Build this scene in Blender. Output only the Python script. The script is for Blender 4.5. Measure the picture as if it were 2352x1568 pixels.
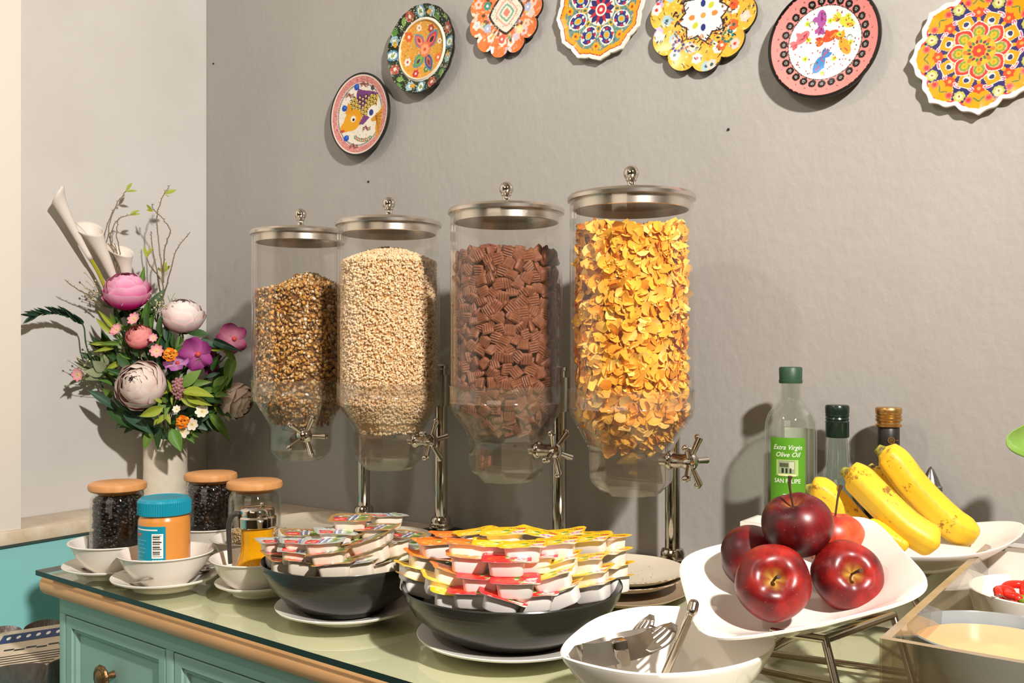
import bpy, bmesh, math, random
import numpy as np
from mathutils import Vector, Matrix, Euler
pi = math.pi
RND = random.Random(11)
NPR = np.random.RandomState(5)
sc = bpy.context.scene
for o in list(bpy.data.objects):
    bpy.data.objects.remove(o)
COL = sc.collection

# ------------------------------------------------------------------ camera
# metres; the table top is z = 0, the grey wall is the plane y = 0, the room is y < 0
FPX, HCAM, DW = 2170.0, 0.34, 1.386
TH = math.radians(36.3)
CT, ST = math.cos(TH), math.sin(TH)
cam = bpy.data.cameras.new('camera')
co = bpy.data.objects.new('camera', cam)
COL.objects.link(co)
co.location = (0, -DW, HCAM)
co.rotation_euler = (pi / 2, 0, TH)
cam.sensor_width = 36
cam.lens = 36 * FPX / 2352
cam.shift_y = 16 / 2352
cam.clip_start = 0.01
sc.camera = co

# ------------------------------------------------------------------ light
sc.view_settings.view_transform = 'Standard'
sc.view_settings.look = 'None'
sc.view_settings.gamma = 1
sc.view_settings.use_curve_mapping = False
sc.view_settings.exposure = 0.08
w = bpy.data.worlds.new('world')
sc.world = w
w.use_nodes = True
w.node_tree.nodes['Background'].inputs[0].default_value = (1.0, 0.84, 0.64, 1)
w.node_tree.nodes['Background'].inputs[1].default_value = 0.1
sc.cycles.max_bounces = 14
sc.cycles.transparent_max_bounces = 40
sc.cycles.transmission_bounces = 12
sc.cycles.glossy_bounces = 6
sc.cycles.diffuse_bounces = 4
sc.cycles.caustics_reflective = False
sc.cycles.caustics_refractive = False
sc.cycles.sample_clamp_indirect = 4.0
sc.cycles.use_denoising = True


def lamp(name, loc, target, power, size, color=(1, 0.9, 0.78), shape='DISK', size_y=None, spread=None):
    l = bpy.data.lights.new(name, 'AREA')
    l.energy = power
    l.shape = shape
    l.size = size
    if size_y: l.size_y = size_y
    if spread: l.spread = math.radians(spread)
    l.color = color
    o = bpy.data.objects.new(name, l)
    COL.objects.link(o)
    o.location = loc
    o.rotation_euler = (Vector(target) - Vector(loc)).to_track_quat('-Z', 'Y').to_euler()
    return o


KEY = (0.72, -1.22, 1.36)
_s = bpy.data.lights.new('studio_lamp', 'SPOT'); _s.energy = 270; _s.color = (1, 0.94, 0.88); _s.shadow_soft_size = 0.045
_s.spot_size = math.radians(118); _s.spot_blend = 1.0
_o = bpy.data.objects.new('studio_lamp', _s); COL.objects.link(_o); _o.location = KEY
_o.rotation_euler = (Vector((-1.55, -0.45, 0.3)) - Vector(KEY)).to_track_quat('-Z', 'Y').to_euler()
lamp('fill_spot', (-1.35, -2.3, 2.1), (-0.9, -0.4, 0.1), 11, 0.15, (1, 0.925, 0.84))  # weaker fill lamp, added to lift the left of the table
lamp('fill_panel', (-0.3, -3.2, 1.5), (-0.9, -0.3, 0.1), 9, 1.6, (1, 0.86, 0.68), 'RECTANGLE', 1.1)  # added soft panel for front fill, no window stands there


def unproj(lat, dep, z):
    return Vector((lat * CT - dep * ST, -DW + lat * ST + dep * CT, z))
def Rz_(px, py, Z):            # a point seen at px, py standing Z metres deep in the room
    return unproj((px - 1176) / FPX * Z, Z, HCAM - (py - 800) / FPX * Z)
def G(px, py, z=0.0):          # a point on the horizontal plane z
    return Rz_(px, py, (HCAM - z) * FPX / (py - 800))
def Wl(px, py, d=0.0):         # a point d in front of the grey wall
    u = (px - 1176) / FPX
    return Rz_(px, py, (DW - d) / (CT + u * ST))
def LW(px, py, X):             # a point on the plane x = X
    u = (px - 1176) / FPX
    return Rz_(px, py, X / (u * CT - ST))
VIEW = Vector((-ST, CT, 0)); RIGHT = Vector((CT, ST, 0)); UP = Vector((0, 0, 1))

# ------------------------------------------------------------------ materials
def lin(h):
    h = h.lstrip('#')
    c = [int(h[i:i + 2], 16) / 255 for i in (0, 2, 4)]
    return tuple(((x + 0.055) / 1.055) ** 2.4 if x > 0.04045 else x / 12.92 for x in c)
def nn(nt, t, **kw):
    n = nt.nodes.new(t)
    for k, v in kw.items():
        if k in n.inputs: n.inputs[k].default_value = v
        else: setattr(n, k, v)
    return n
def mat(name, col, rough=0.5, metal=0.0, var=None, vscale=20, vamt=0.5, bump=0.0, bscale=60, coat=0.0,
        sss=0.0, attr=False, trans=0.0, ior=1.45, spec=0.5, stretch=None, bdist=0.002, detail=6):
    m = bpy.data.materials.new(name)
    m.use_nodes = True
    nt = m.node_tree
    b = nt.nodes['Principled BSDF']
    c = lin(col) if isinstance(col, str) else col
    b.inputs['Base Color'].default_value = (*c, 1)
    b.inputs['Roughness'].default_value = rough
    b.inputs['Metallic'].default_value = metal
    b.inputs['Coat Weight'].default_value = coat
    b.inputs['Specular IOR Level'].default_value = spec
    b.inputs['IOR'].default_value = ior
    b.inputs['Transmission Weight'].default_value = trans
    if sss:
        b.inputs['Subsurface Weight'].default_value = sss
        b.inputs['Subsurface Radius'].default_value = (0.01, 0.006, 0.003)
    tc = nn(nt, 'ShaderNodeTexCoord')
    src = tc.outputs['Object']
    if stretch:
        mp = nn(nt, 'ShaderNodeMapping')
        mp.inputs['Scale'].default_value = stretch
        nt.links.new(src, mp.inputs[0]); src = mp.outputs[0]
    if attr:
        a = nn(nt, 'ShaderNodeAttribute', attribute_name='Col')
        csrc = a.outputs['Color']
        if var is None:
            nt.links.new(csrc, b.inputs['Base Color'])
    if var is not None:
        no = nn(nt, 'ShaderNodeTexNoise', Scale=vscale, Detail=detail, Roughness=0.6)
        nt.links.new(src, no.inputs['Vector'])
        rp = nn(nt, 'ShaderNodeValToRGB')
        rp.color_ramp.elements[0].position = 0.5 - 0.25 * (1.2 - vamt); rp.color_ramp.elements[1].position = 0.5 + 0.25 * (1.2 - vamt)
        rp.color_ramp.elements[0].color = (*c, 1)
        rp.color_ramp.elements[1].color = (*lin(var), 1)
        nt.links.new(no.outputs['Fac'], rp.inputs[0])
        if attr:
            mx = nn(nt, 'ShaderNodeMix', data_type='RGBA', blend_type='MULTIPLY')
            mx.inputs[0].default_value = 1
            nt.links.new(rp.outputs[0], mx.inputs[6]); nt.links.new(csrc, mx.inputs[7])
            nt.links.new(mx.outputs[2], b.inputs['Base Color'])
        else:
            nt.links.new(rp.outputs[0], b.inputs['Base Color'])
    if bump:
        n2 = nn(nt, 'ShaderNodeTexNoise', Scale=bscale, Detail=5.0)
        nt.links.new(src, n2.inputs['Vector'])
        bp = nn(nt, 'ShaderNodeBump', Strength=bump, Distance=bdist)
        nt.links.new(n2.outputs['Fac'], bp.inputs['Height'])
        nt.links.new(bp.outputs[0], b.inputs['Normal'])
    return m
def clear(name, tint=(0.97, 0.975, 0.965), ior=1.5, rough=0.02, haze=0.0, hazecol='#b8aa96', gloss=1.0):
    """thin clear wall: lets light through with a tint, reflects by Fresnel, a little surface haze"""
    m = bpy.data.materials.new(name)
    m.use_nodes = True
    nt = m.node_tree
    nt.nodes.clear()
    out = nn(nt, 'ShaderNodeOutputMaterial')
    tr = nn(nt, 'ShaderNodeBsdfTransparent'); tr.inputs[0].default_value = (*tint, 1)
    gl = nn(nt, 'ShaderNodeBsdfGlossy', Roughness=rough); gl.inputs[0].default_value = (1, 1, 1, 1)
    lw = nn(nt, 'ShaderNodeLayerWeight', Blend=0.5)          # Schlick reflectance, the same from both sides of the thin wall
    pw = nn(nt, 'ShaderNodeMath', operation='POWER'); pw.inputs[1].default_value = 5.0; nt.links.new(lw.outputs['Facing'], pw.inputs[0])
    fr = nn(nt, 'ShaderNodeMath', operation='MULTIPLY_ADD'); fr.inputs[1].default_value = 0.8; fr.inputs[2].default_value = ((ior - 1) / (ior + 1)) ** 2; nt.links.new(pw.outputs[0], fr.inputs[0])
    last = tr.outputs[0]
    if haze:
        df = nn(nt, 'ShaderNodeBsdfDiffuse'); df.inputs[0].default_value = (*lin(hazecol), 1)
        mh = nn(nt, 'ShaderNodeMixShader'); mh.inputs[0].default_value = haze
        nt.links.new(last, mh.inputs[1]); nt.links.new(df.outputs[0], mh.inputs[2]); last = mh.outputs[0]
    ml = nn(nt, 'ShaderNodeMath', operation='MULTIPLY'); ml.inputs[1].default_value = gloss
    nt.links.new(fr.outputs[0], ml.inputs[0])
    mx = nn(nt, 'ShaderNodeMixShader')
    nt.links.new(ml.outputs[0], mx.inputs[0]); nt.links.new(last, mx.inputs[1]); nt.links.new(gl.outputs[0], mx.inputs[2])
    nt.links.new(mx.outputs[0], out.inputs[0])
    return m

# ------------------------------------------------------------------ mesh helpers
class MB:
    def __init__(s): s.v = []; s.f = []; s.m = []; s.c = []; s.hascol = False
    def add(s, vf, M=None, mi=0, col=None):
        v, f = vf[0], vf[1]
        n = len(s.v)
        if M is not None: v = [M @ Vector(p) for p in v]
        s.v += [tuple(p) for p in v]
        s.f += [tuple(i + n for i in q) for q in f]
        s.m += [mi] * len(f)
        if col is None and len(vf) > 2: col = vf[2]
        if col is not None:
            s.hascol = True
            s.c += list(col) if isinstance(col, list) else [col] * len(v)
        else: s.c += [(1, 1, 1)] * len(v)
        return s
def link(o, parent=None):
    COL.objects.link(o)
    if parent is not None: o.parent = parent
    return o
def obj(name, mb, mats, parent=None, smooth=True, auto=None, loc=None, label=None, recalc=True):
    me = bpy.data.meshes.new(name)
    me.from_pydata(mb.v, [], mb.f)
    if not isinstance(mats, (list, tuple)): mats = [mats]
    for m in mats: me.materials.append(m)
    if len(mats) > 1: me.polygons.foreach_set('material_index', mb.m)
    if mb.hascol:
        a = me.color_attributes.new('Col', 'FLOAT_COLOR', 'POINT')
        arr = np.ones((len(mb.v), 4), np.float32); arr[:, :3] = np.array(mb.c)
        a.data.foreach_set('color', arr.ravel())
    if recalc:
        bm = bmesh.new(); bm.from_mesh(me); bmesh.ops.recalc_face_normals(bm, faces=bm.faces); bm.to_mesh(me); bm.free()
    if smooth:
        me.polygons.foreach_set('use_smooth', [True] * len(me.polygons))
        if auto is None: auto = 40
        me.set_sharp_from_angle(angle=math.radians(auto))
    me.update()
    o = bpy.data.objects.new(name, me)
    link(o, parent)
    if loc is not None: o.location = loc
    if label: o['label'] = label
    return o
def tag(o, label, cat, group=None, kind=None):
    o['label'] = label; o['category'] = cat
    if group: o['group'] = group
    if kind: o['kind'] = kind
    return o
def thing(name, label, cat, loc=(0, 0, 0), rz=0, group=None, rot=None):
    o = bpy.data.objects.new(name, None)
    o.empty_display_size = 0.02
    COL.objects.link(o)
    o.location = loc
    o.rotation_euler = rot if rot is not None else (0, 0, rz)
    return tag(o, label, cat, group)
def struct(o):
    o['kind'] = 'structure'
    return o
def copy_tree(o, parent=None):
    c = o.copy(); COL.objects.link(c); c.parent = parent
    for ch in list(o.children): copy_tree(ch, c)
    return c
def T(x, y, z): return Matrix.Translation((x, y, z))
def Rm(a, ax): return Matrix.Rotation(a, 4, ax)
def Sm(x, y, z): return Matrix.Diagonal((x, y, z, 1))
def frame(o, z, x=None):
    """matrix whose local z points along z, x near x"""
    z = Vector(z).normalized(); x = Vector(x if x is not None else (1, 0, 0.01))
    x = (x - z * x.dot(z)).normalized(); y = z.cross(x)
    M = Matrix((x, y, z)).transposed().to_4x4(); M.translation = Vector(o)
    return M
def box(sx, sy, sz, c=(0, 0, 0), b=0.0, seg=2):
    bm = bmesh.new(); bmesh.ops.create_cube(bm, size=1)
    for v in bm.verts: v.co = Vector((v.co.x * sx + c[0], v.co.y * sy + c[1], v.co.z * sz + c[2]))
    if b: bmesh.ops.bevel(bm, geom=list(bm.edges), offset=b, segments=seg, affect='EDGES', profile=0.5)
    bm.verts.index_update()
    r = ([tuple(v.co) for v in bm.verts], [tuple(v.index for v in f.verts) for f in bm.faces]); bm.free()
    return r
def lathe(prof, n=48, a0=0.0, a1=2 * pi, shape=None):
    """prof: list of (r, z); shape(phi) scales the radius"""
    full = abs(a1 - a0 - 2 * pi) < 1e-6
    m = n if full else n + 1
    V = []; F = []; rows = []
    for r, z in prof:
        if r < 1e-7:
            rows.append([len(V)] * m); V.append((0, 0, z))
        else:
            rw = []
            for j in range(m):
                a = a0 + (a1 - a0) * j / n
                k = shape(a, r, z) if shape else 1
                rw.append(len(V)); V.append((r * k * math.cos(a), r * k * math.sin(a), z))
            rows.append(rw)
    for i in range(len(rows) - 1):
        for j in range(n):
            k = (j + 1) % m
            q = [rows[i][j], rows[i][k], rows[i + 1][k], rows[i + 1][j]]
            q2 = []
            for x in q:
                if x not in q2: q2.append(x)
            if len(q2) > 2: F.append(tuple(q2))
    return V, F
def cr(pts, k=6):
    """Catmull-Rom through points"""
    pts = [Vector(p) for p in pts]
    P = [pts[0] * 2 - pts[1]] + pts + [pts[-1] * 2 - pts[-2]]
    out = []
    for i in range(1, len(P) - 2):
        for j in range(k):
            t = j / k
            out.append(0.5 * ((2 * P[i]) + (P[i + 1] - P[i - 1]) * t + (2 * P[i - 1] - 5 * P[i] + 4 * P[i + 1] - P[i + 2]) * t * t
                              + (3 * P[i] - P[i - 1] - 3 * P[i + 1] + P[i + 2]) * t ** 3))
    out.append(pts[-1])
    return out
def sweep(path, rad, n=10, flat=1.0, cap=True, up=None):
    path = [Vector(p) for p in path]
    if not callable(rad):
        r0 = rad; rad = lambda t: r0
    V = []; F = []
    N = len(path)
    prev = Vector(up) if up else None
    for i, p in enumerate(path):
        d = (path[min(i + 1, N - 1)] - path[max(i - 1, 0)]).normalized()
        if prev is None: prev = Vector((0, 0, 1)) if abs(d.z) < 0.9 else Vector((1, 0, 0))
        x = (prev - d * prev.dot(d)).normalized(); y = d.cross(x); prev = x
        r = rad(i / (N - 1))
        for j in range(n):
            a = 2 * pi * j / n
            V.append(tuple(p + x * (math.cos(a) * r * flat) + y * (math.sin(a) * r)))
    for i in range(N - 1):
        for j in range(n):
            k = (j + 1) % n
            F.append((i * n + j, i * n + k, (i + 1) * n + k, (i + 1) * n + j))
    if cap:
        F.append(tuple(range(n))[::-1]); F.append(tuple((N - 1) * n + j for j in range(n)))
    return V, F
def ball(r, n=12, m=8, c=(0, 0, 0)):
    v, f = lathe([(r * math.sin(pi * i / m), -r * math.cos(pi * i / m)) for i in range(m + 1)], n)
    return [(x + c[0], y + c[1], z + c[2]) for x, y, z in v], f
def rings(fn, n, m):
    """closed rings: fn(i, phi) -> point for ring i, m rings"""
    V = []; F = []
    for i in range(m):
        for j in range(n): V.append(tuple(fn(i, 2 * pi * j / n)))
    for i in range(m - 1):
        for j in range(n):
            k = (j + 1) % n
            F.append((i * n + j, i * n + k, (i + 1) * n + k, (i + 1) * n + j))
    return V, F
def dish(outline, prof, n=96):
    """outline(phi)->(x,y,dz) at the rim; prof: list of (s, z) through inside, over the rim, down outside"""
    def fn(i, a):
        s, z = prof[i]; x, y, dz = outline(a)
        return (x * s, y * s, z + dz * max(s, 0) ** 3)
    v, f = rings(fn, n, len(prof))
    for i in (0, len(prof) - 1): f.append(tuple(i * n + j for j in range(n)))
    return v, f
def scatter(name, tmpl, P, R3, S, C, mats, parent=None, smooth=False):
    """tmpl verts/faces stamped at points P (n,3) with rotations R3 (n,3,3), scales S (n,) or (n,3), colours C (n,3)"""
    tv = np.array(tmpl[0], float); k = len(tv); n = len(P)
    S = np.asarray(S, float)
    if S.ndim == 1: S = np.repeat(S[:, None], 3, 1)
    V = np.einsum('nij,nkj->nki', R3, tv[None] * S[:, None, :]) + P[:, None, :]
    V = V.reshape(-1, 3)
    fl = [len(f) for f in tmpl[1]]
    flat = np.array([i for f in tmpl[1] for i in f])
    loops = (flat[None] + (np.arange(n) * k)[:, None]).ravel()
    tot = np.tile(fl, n)
    start = np.concatenate([[0], np.cumsum(tot)[:-1]])
    me = bpy.data.meshes.new(name)
    me.vertices.add(len(V)); me.vertices.foreach_set('co', V.astype(np.float32).ravel())
    me.loops.add(len(loops)); me.loops.foreach_set('vertex_index', loops.astype(np.int32))
    me.polygons.add(len(tot)); me.polygons.foreach_set('loop_start', start.astype(np.int32))
    me.update(calc_edges=True)
    a = me.color_attributes.new('Col', 'FLOAT_COLOR', 'POINT')
    arr = np.ones((len(V), 4), np.float32); arr[:, :3] = np.repeat(C, k, 0)
    a.data.foreach_set('color', arr.ravel())
    if smooth: me.polygons.foreach_set('use_smooth', [True] * len(me.polygons))
    me.materials.append(mats)
    o = bpy.data.objects.new(name, me)
    return link(o, parent)
def randrot(n):
    q = NPR.normal(size=(n, 4)); q /= np.linalg.norm(q, axis=1)[:, None]
    a, b, c, d = q.T
    return np.array([[1 - 2 * (c * c + d * d), 2 * (b * c - a * d), 2 * (b * d + a * c)],
                     [2 * (b * c + a * d), 1 - 2 * (b * b + d * d), 2 * (c * d - a * b)],
                     [2 * (b * d - a * c), 2 * (c * d + a * b), 1 - 2 * (b * b + c * c)]]).transpose(2, 0, 1)
# ------------------------------------------------------------------ shared materials
M_wall = mat('grey_plaster', '#a09c97', 0.38, var='#aca8a2', vscale=3.5, vamt=0.2, bump=0.36, bscale=70, bdist=0.003, stretch=(1, 1, 0.7))
M_pale = mat('pale_plaster', '#d8d5d1', 0.7, var='#cdc9c3', vscale=4, vamt=0.2, bump=0.15, bscale=25, bdist=0.003)
M_blue = mat('turquoise_paint', '#8accca', 0.6, var='#92d2d0', vscale=3, vamt=0.1)
M_cream = mat('cream_paint', '#e5dccf', 0.5)
M_marble = mat('marble', '#e4d7c2', 0.3, var='#d0b797', vscale=9, vamt=0.5, stretch=(1, 3, 3), detail=8)
M_ceram = mat('white_glaze', '#e9e3d9', 0.12, spec=0.5)
M_ceramw = mat('warm_white_glaze', '#efe9df', 0.1)
M_chrome = mat('chrome', '#cfc8be', 0.07, 1.0)
M_steel = mat('brushed_steel', '#c8c0b4', 0.24, 1.0)
M_sat = mat('satin_steel', '#b9b0a2', 0.3, 1.0)
M_glass = clear('clear_glass', (0.95, 0.955, 0.94), gloss=1.0)
M_glass2 = clear('clear_plastic', (0.94, 0.93, 0.905), gloss=1.1, haze=0.035)
M_black = mat('black_stoneware', '#23231f', 0.22, var='#34342e', vscale=14, vamt=0.3, stretch=(0.4, 0.4, 9), bump=0.15, bscale=30)
M_dark = mat('dark_rubber', '#1d1a16', 0.5)
M_wood = mat('turned_wood', '#dba46c', 0.42, var='#c98a50', vscale=6, vamt=0.3, stretch=(3, 14, 3), detail=3)
M_attr = mat('printed_glaze', (1, 1, 1), 0.22, attr=True)
M_foil = mat('printed_foil', (1, 1, 1), 0.35, attr=True)
M_petal = mat('petal_silk', (1, 1, 1), 0.7, attr=True, spec=0.25)
M_cereal = mat('cereal', (1, 1, 1), 0.7, attr=True, spec=0.3)
M_white = mat('white_print', '#f3efe6', 0.4)
M_blackp = mat('black_print', '#1c1a18', 0.4)

# ------------------------------------------------------------------ room
XL, XS = -1.924, -1.80      # recessed upper wall, blue lower wall
def wallbox(name, x0, x1, y0, y1, z0, z1, m):
    mb = MB(); mb.add(box(x1 - x0, y1 - y0, z1 - z0, ((x0 + x1) / 2, (y0 + y1) / 2, (z0 + z1) / 2)))
    return struct(obj(name, mb, m, smooth=False))
wallbox('floor', -2.2, 2.6, -4.2, 0.1, -0.95, -0.9, mat('floor_tiles', '#8f8475', 0.5, var='#7e7466', vscale=3))
wallbox('wall_back', -2.2, 2.6, 0.0, 0.1, -0.9, 2.3, M_wall)
wallbox('wall_left', XL - 0.1, XL, -4.2, 0.0, -0.001, 2.3, M_pale)
o = wallbox('wall_left_lower', XL - 0.1, XS, -4.2, 0.0, -0.9, -0.026, M_blue)
wallbox('wall_right', 2.5, 2.6, -4.2, 0.0, -0.9, 2.3, M_pale)
wallbox('wall_front', -2.2, 2.6, -4.3, -4.2, -0.9, 2.3, mat('far_wall', '#9c8468', 0.7))
wallbox('ceiling', -2.2, 2.6, -4.2, 0.1, 2.3, 2.35, M_cream)
wallbox('trim_1', XL, XS, -1.5, -0.499, 0.0, 2.3, M_cream)

# marble ledge: slabs along the left wall and the grey wall
led = thing('trim_2', 'narrow beige marble ledge running along the foot of both walls', 'ledge', (XS, 0, 0))
del led['category']; struct(led)
for i, (x0, x1, y0, y1) in enumerate([(XL, XS + 0.004, -0.62, -0.004), (XL, XS + 0.004, -1.5, -0.623),
                                     (XS + 0.006, -1.1, -0.122, -0.003), (-1.097, -0.4, -0.122, -0.003), (-0.397, 0.3, -0.122, -0.003),
                                     (0.303, 1.2, -0.122, -0.003)]):
    mb = MB(); mb.add(box(x1 - x0 - 0.001, y1 - y0, 0.026, ((x0 + x1) / 2 - XS, (y0 + y1) / 2, -0.0135), b=0.002))
    obj('slab', mb, M_marble, led)
mb = MB(); mb.add(box(0.005, 1.5, 0.004, (XS + 0.002, -0.75, -0.0285)))  # thin dark strip along the underside of the marble ledge
struct(obj('trim_3', mb, mat('dark_gap_strip', '#3a4a45', 0.7), smooth=False))

# dark smooth strip of mortar dots and small wall scars
# ------------------------------------------------------------------ cabinet
A = G(81.6, 1309); B = G(960, 1571)
ex = (B - A).normalized(); ey = Vector((-ex.y, ex.x, 0))
CW = 2.3
CY = Matrix((ex, ey, UP)).transposed().to_4x4(); CY.translation = A   # x along the front, y to the wall
ang = math.atan2(ex.y, ex.x)
depth_l = 0.50
M_glasstop = clear('green_glass', (0.95, 0.97, 0.93), gloss=1.0, ior=1.5, rough=0.03)
M_gedge = mat('dark_green_glass_edge', '#141f14', 0.15)
gt = MB()
# the sheet is cut square to the marble behind it
Lw = lambda x, y: CY @ Vector((x, y, 0))
back = -0.126
c0 = A; c1 = A + ex * CW
left_dir = Vector((0, 1, 0))
b0 = Vector((c0.x, back, 0)); b1 = Vector((c1.x, back, 0))
TG = 0.0075
vs = [c0, c1, b1, b0]
v = [(p.x, p.y, 0) for p in vs] + [(p.x, p.y, -TG) for p in vs]
gt.add((v, [(0, 1, 2, 3), (7, 6, 5, 4)]), mi=0)
gt.v = gt.v[:]
gt.add((v, [(0, 4, 5, 1), (1, 5, 6, 2), (2, 6, 7, 3), (3, 7, 4, 0)]), mi=1)
o = obj('glass_top', gt, [M_glasstop, M_gedge], smooth=False)
tag(o, 'thick green tinted glass sheet covering the whole top of the sideboard', 'glass sheet')

M_sage = mat('sage_paint', '#8fb3a6', 0.5, var='#85a99c', vscale=7, vamt=0.2, stretch=(1, 1, 4))
M_top = mat('cream_top_paint', '#eee6cd', 0.45, var='#e4ddbe', vscale=5, vamt=0.3)
M_edge = mat('varnished_wood_edge', '#dba873', 0.42, var='#cf9a66', vscale=5, vamt=0.3, stretch=(2, 10, 10))
nt = M_top.node_tree      # faint pale curved rings mixed into the top colour
wv = nn(nt, 'ShaderNodeTexWave', Scale=2.2, Distortion=6.0, Detail=2.0); wv.wave_type = 'RINGS'; wv.inputs['Detail Scale'].default_value = 0.7
mpw = nn(nt, 'ShaderNodeTexCoord'); nt.links.new(mpw.outputs['Object'], wv.inputs['Vector'])
bs = nt.nodes['Principled BSDF']
rp = nn(nt, 'ShaderNodeValToRGB'); rp.color_ramp.elements[0].position = 0.9; rp.color_ramp.elements[1].position = 1.0
nt.links.new(wv.outputs['Fac'], rp.inputs[0])
mx = nn(nt, 'ShaderNodeMix', data_type='RGBA'); old = bs.inputs['Base Color'].links[0].from_socket
ml = nn(nt, 'ShaderNodeMath', operation='MULTIPLY'); ml.inputs[1].default_value = 0.35
nt.links.new(rp.outputs[0], ml.inputs[0]); nt.links.new(ml.outputs[0], mx.inputs[0])
nt.links.new(old, mx.inputs[6]); mx.inputs[7].default_value = (*lin('#f2ecd4'), 1); nt.links.new(mx.outputs[2], bs.inputs['Base Color'])

cab = thing('sideboard', 'long sage green painted sideboard with a rounded varnished wooden top edge', 'sideboard', (A.x, A.y, -0.9), ang)
IN = 0.006    # wooden edge set back from the glass
ZT = -TG - 0.0008
H0 = 0.9
# top board with rounded front edge
def prism(poly, z0, z1):
    n = len(poly); v = [(x, y, z0) for x, y in poly] + [(x, y, z1) for x, y in poly]
    f = [tuple(range(n))[::-1], tuple(range(n, 2 * n))] + [(i, (i + 1) % n, n + (i + 1) % n, n + i) for i in range(n)]
    return v, f
inv = CY.inverted()
bl = inv @ Vector((A.x + 0.005, back, 0)); br = inv @ Vector((c1.x, back, 0))
mb = MB(); mb.add(prism([(0.010, 0.0135), (CW, 0.0135), (br.x, br.y), (bl.x, bl.y)], H0 + ZT - 0.0285, H0 + ZT))
obj('top_board', mb, M_top, cab, smooth=False)
mb = MB()
prof = []
for k in range(9):
    a = -pi / 2 + pi * k / 8
    prof.append((0.013 - 0.010 * math.cos(a) - 0.0, H0 + ZT - 0.0145 + 0.0145 * math.sin(a)))
prof = [(0.0132, H0 + ZT - 0.029)] + prof
n = len(prof)
v = [(IN, y, z) for y, z in prof] + [(CW, y, z) for y, z in prof]
mb.add((v, [(i, i + 1, n + i + 1, n + i) for i in range(n - 1)] + [tuple(range(n))[::-1], tuple(range(n, 2 * n))]))
obj('edge_moulding', mb, M_edge, cab)
# carcass
XB0 = 0.030
FY = 0.022     # front plane y
ztop = H0 + ZT - 0.029
mb = MB()
mb.add(box(0.02, 0.50, ztop - 0.08, (XB0 + 0.010, FY + 0.27, (ztop + 0.08) / 2)))
mb.add(box(CW - 0.06, 0.015, ztop - 0.1, (CW / 2, FY + 0.45, (ztop + 0.1) / 2)))
mb.add(box(CW - 0.06, 0.42, 0.02, (CW / 2, FY + 0.23, 0.12)))
mb.add(box(0.02, 0.45, ztop - 0.08, (CW - 0.04, FY + 0.25, (ztop + 0.08) / 2)))
obj('carcass', mb, M_sage, cab, smooth=False)
mb = MB(); mb.add(box(CW - 0.06, 0.022, 0.027, (CW / 2, FY + 0.011, ztop - 0.0135), b=0.001)); obj('top_rail', mb, M_sage, cab)
DW_ = 0.270; SW = 0.018
zr0 = ztop - 0.027
DH = 0.135
M_brass = mat('aged_brass', '#6b4f33', 0.4, 0.8, var='#8c6c48', vscale=60, bump=0.6, bscale=220)
x = XB0
xs = []
for i in range(8):
    mb = MB(); mb.add(box(SW, 0.022, zr0 - 0.08, (x + SW / 2, FY + 0.011, (zr0 + 0.08) / 2), b=0.001)); obj('stile', mb, M_sage, cab)
    x += SW
    if i == 7: break
    x0, x1 = x + 0.0015, x + DW_ - 0.0015
    def panel(name, z0, z1, knobz):
        dr = MB()
        zc = (z0 + z1) / 2; hh = z1 - z0; ww = x1 - x0; xc = (x0 + x1) / 2
        # stepped frame: border, slope in, recessed field
        def rc(inx, y): return [(x0 + inx, y, z0 + inx), (x1 - inx, y, z0 + inx), (x1 - inx, y, z1 - inx), (x0 + inx, y, z1 - inx)]
        loops = [rc(0, FY + 0.02), rc(0, FY + 0.001), rc(0.001, FY), rc(0.016, FY + 0.0005), rc(0.017, FY + 0.0035), rc(0.022, FY + 0.0045), rc(0.026, FY + 0.009), rc(0.028, FY + 0.009)]
        V = [p for l in loops for p in l]; F = []
        for a in range(len(loops) - 1):
            for k in range(4):
                F.append((a * 4 + k, a * 4 + (k + 1) % 4, (a + 1) * 4 + (k + 1) % 4, (a + 1) * 4 + k))
        b_ = (len(loops) - 1) * 4; F.append((b_, b_ + 1, b_ + 2, b_ + 3)); F.append((3, 2, 1, 0))
        dr.add((V, F))
        d = obj(name, dr, M_sage, cab, smooth=False)
        kb = MB()
        kz = knobz
        K = T(xc - 0.012, FY + 0.009, kz) @ Rm(pi / 2, 'X')
        kb.add(lathe([(0, 0), (0.0055, 0), (0.0045, 0.006), (0.005, 0.016), (0.012, 0.018)], 16), K)
        kb.add(lathe([(0.0, 0.014), (0.015, 0.016), (0.0175, 0.019), (0.0165, 0.022), (0.013, 0.0235), (0.011, 0.0225), (0.008, 0.025), (0.004, 0.0265), (0, 0.027)], 48,
                     shape=lambda a, r, z: 1 + (0.07 * abs(math.sin(6 * a)) if r > 0.007 else 0)), K)
        obj('knob', kb, M_brass, d)
    panel('drawer', zr0 - DH, zr0 - 0.002, zr0 - DH / 2)
    panel('door', 0.12, zr0 - DH - 0.022, zr0 - DH - 0.2)
    mb = MB(); mb.add(box(DW_, 0.02, 0.018, (x + DW_ / 2, FY + 0.012, zr0 - DH - 0.011), b=0.001)); obj('rail', mb, M_sage, cab)
    x += DW_
for lx in (XB0 + 0.03, CW / 2, CW - 0.06):
    for ly in (FY + 0.03, FY + 0.43):
        mb = MB(); mb.add(box(0.045, 0.045, 0.12, (lx, ly, 0.06), b=0.004)); obj('leg', mb, M_sage, cab)

# low shelf between the sideboard and the blue wall
mb = MB(); mb.add(box(0.32, 0.60, 0.64, (-1.635, -0.42, -0.56), b=0.004))
o = obj('low_chest', mb, M_blue); tag(o, 'low turquoise painted chest in the gap left of the sideboard', 'chest')
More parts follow.
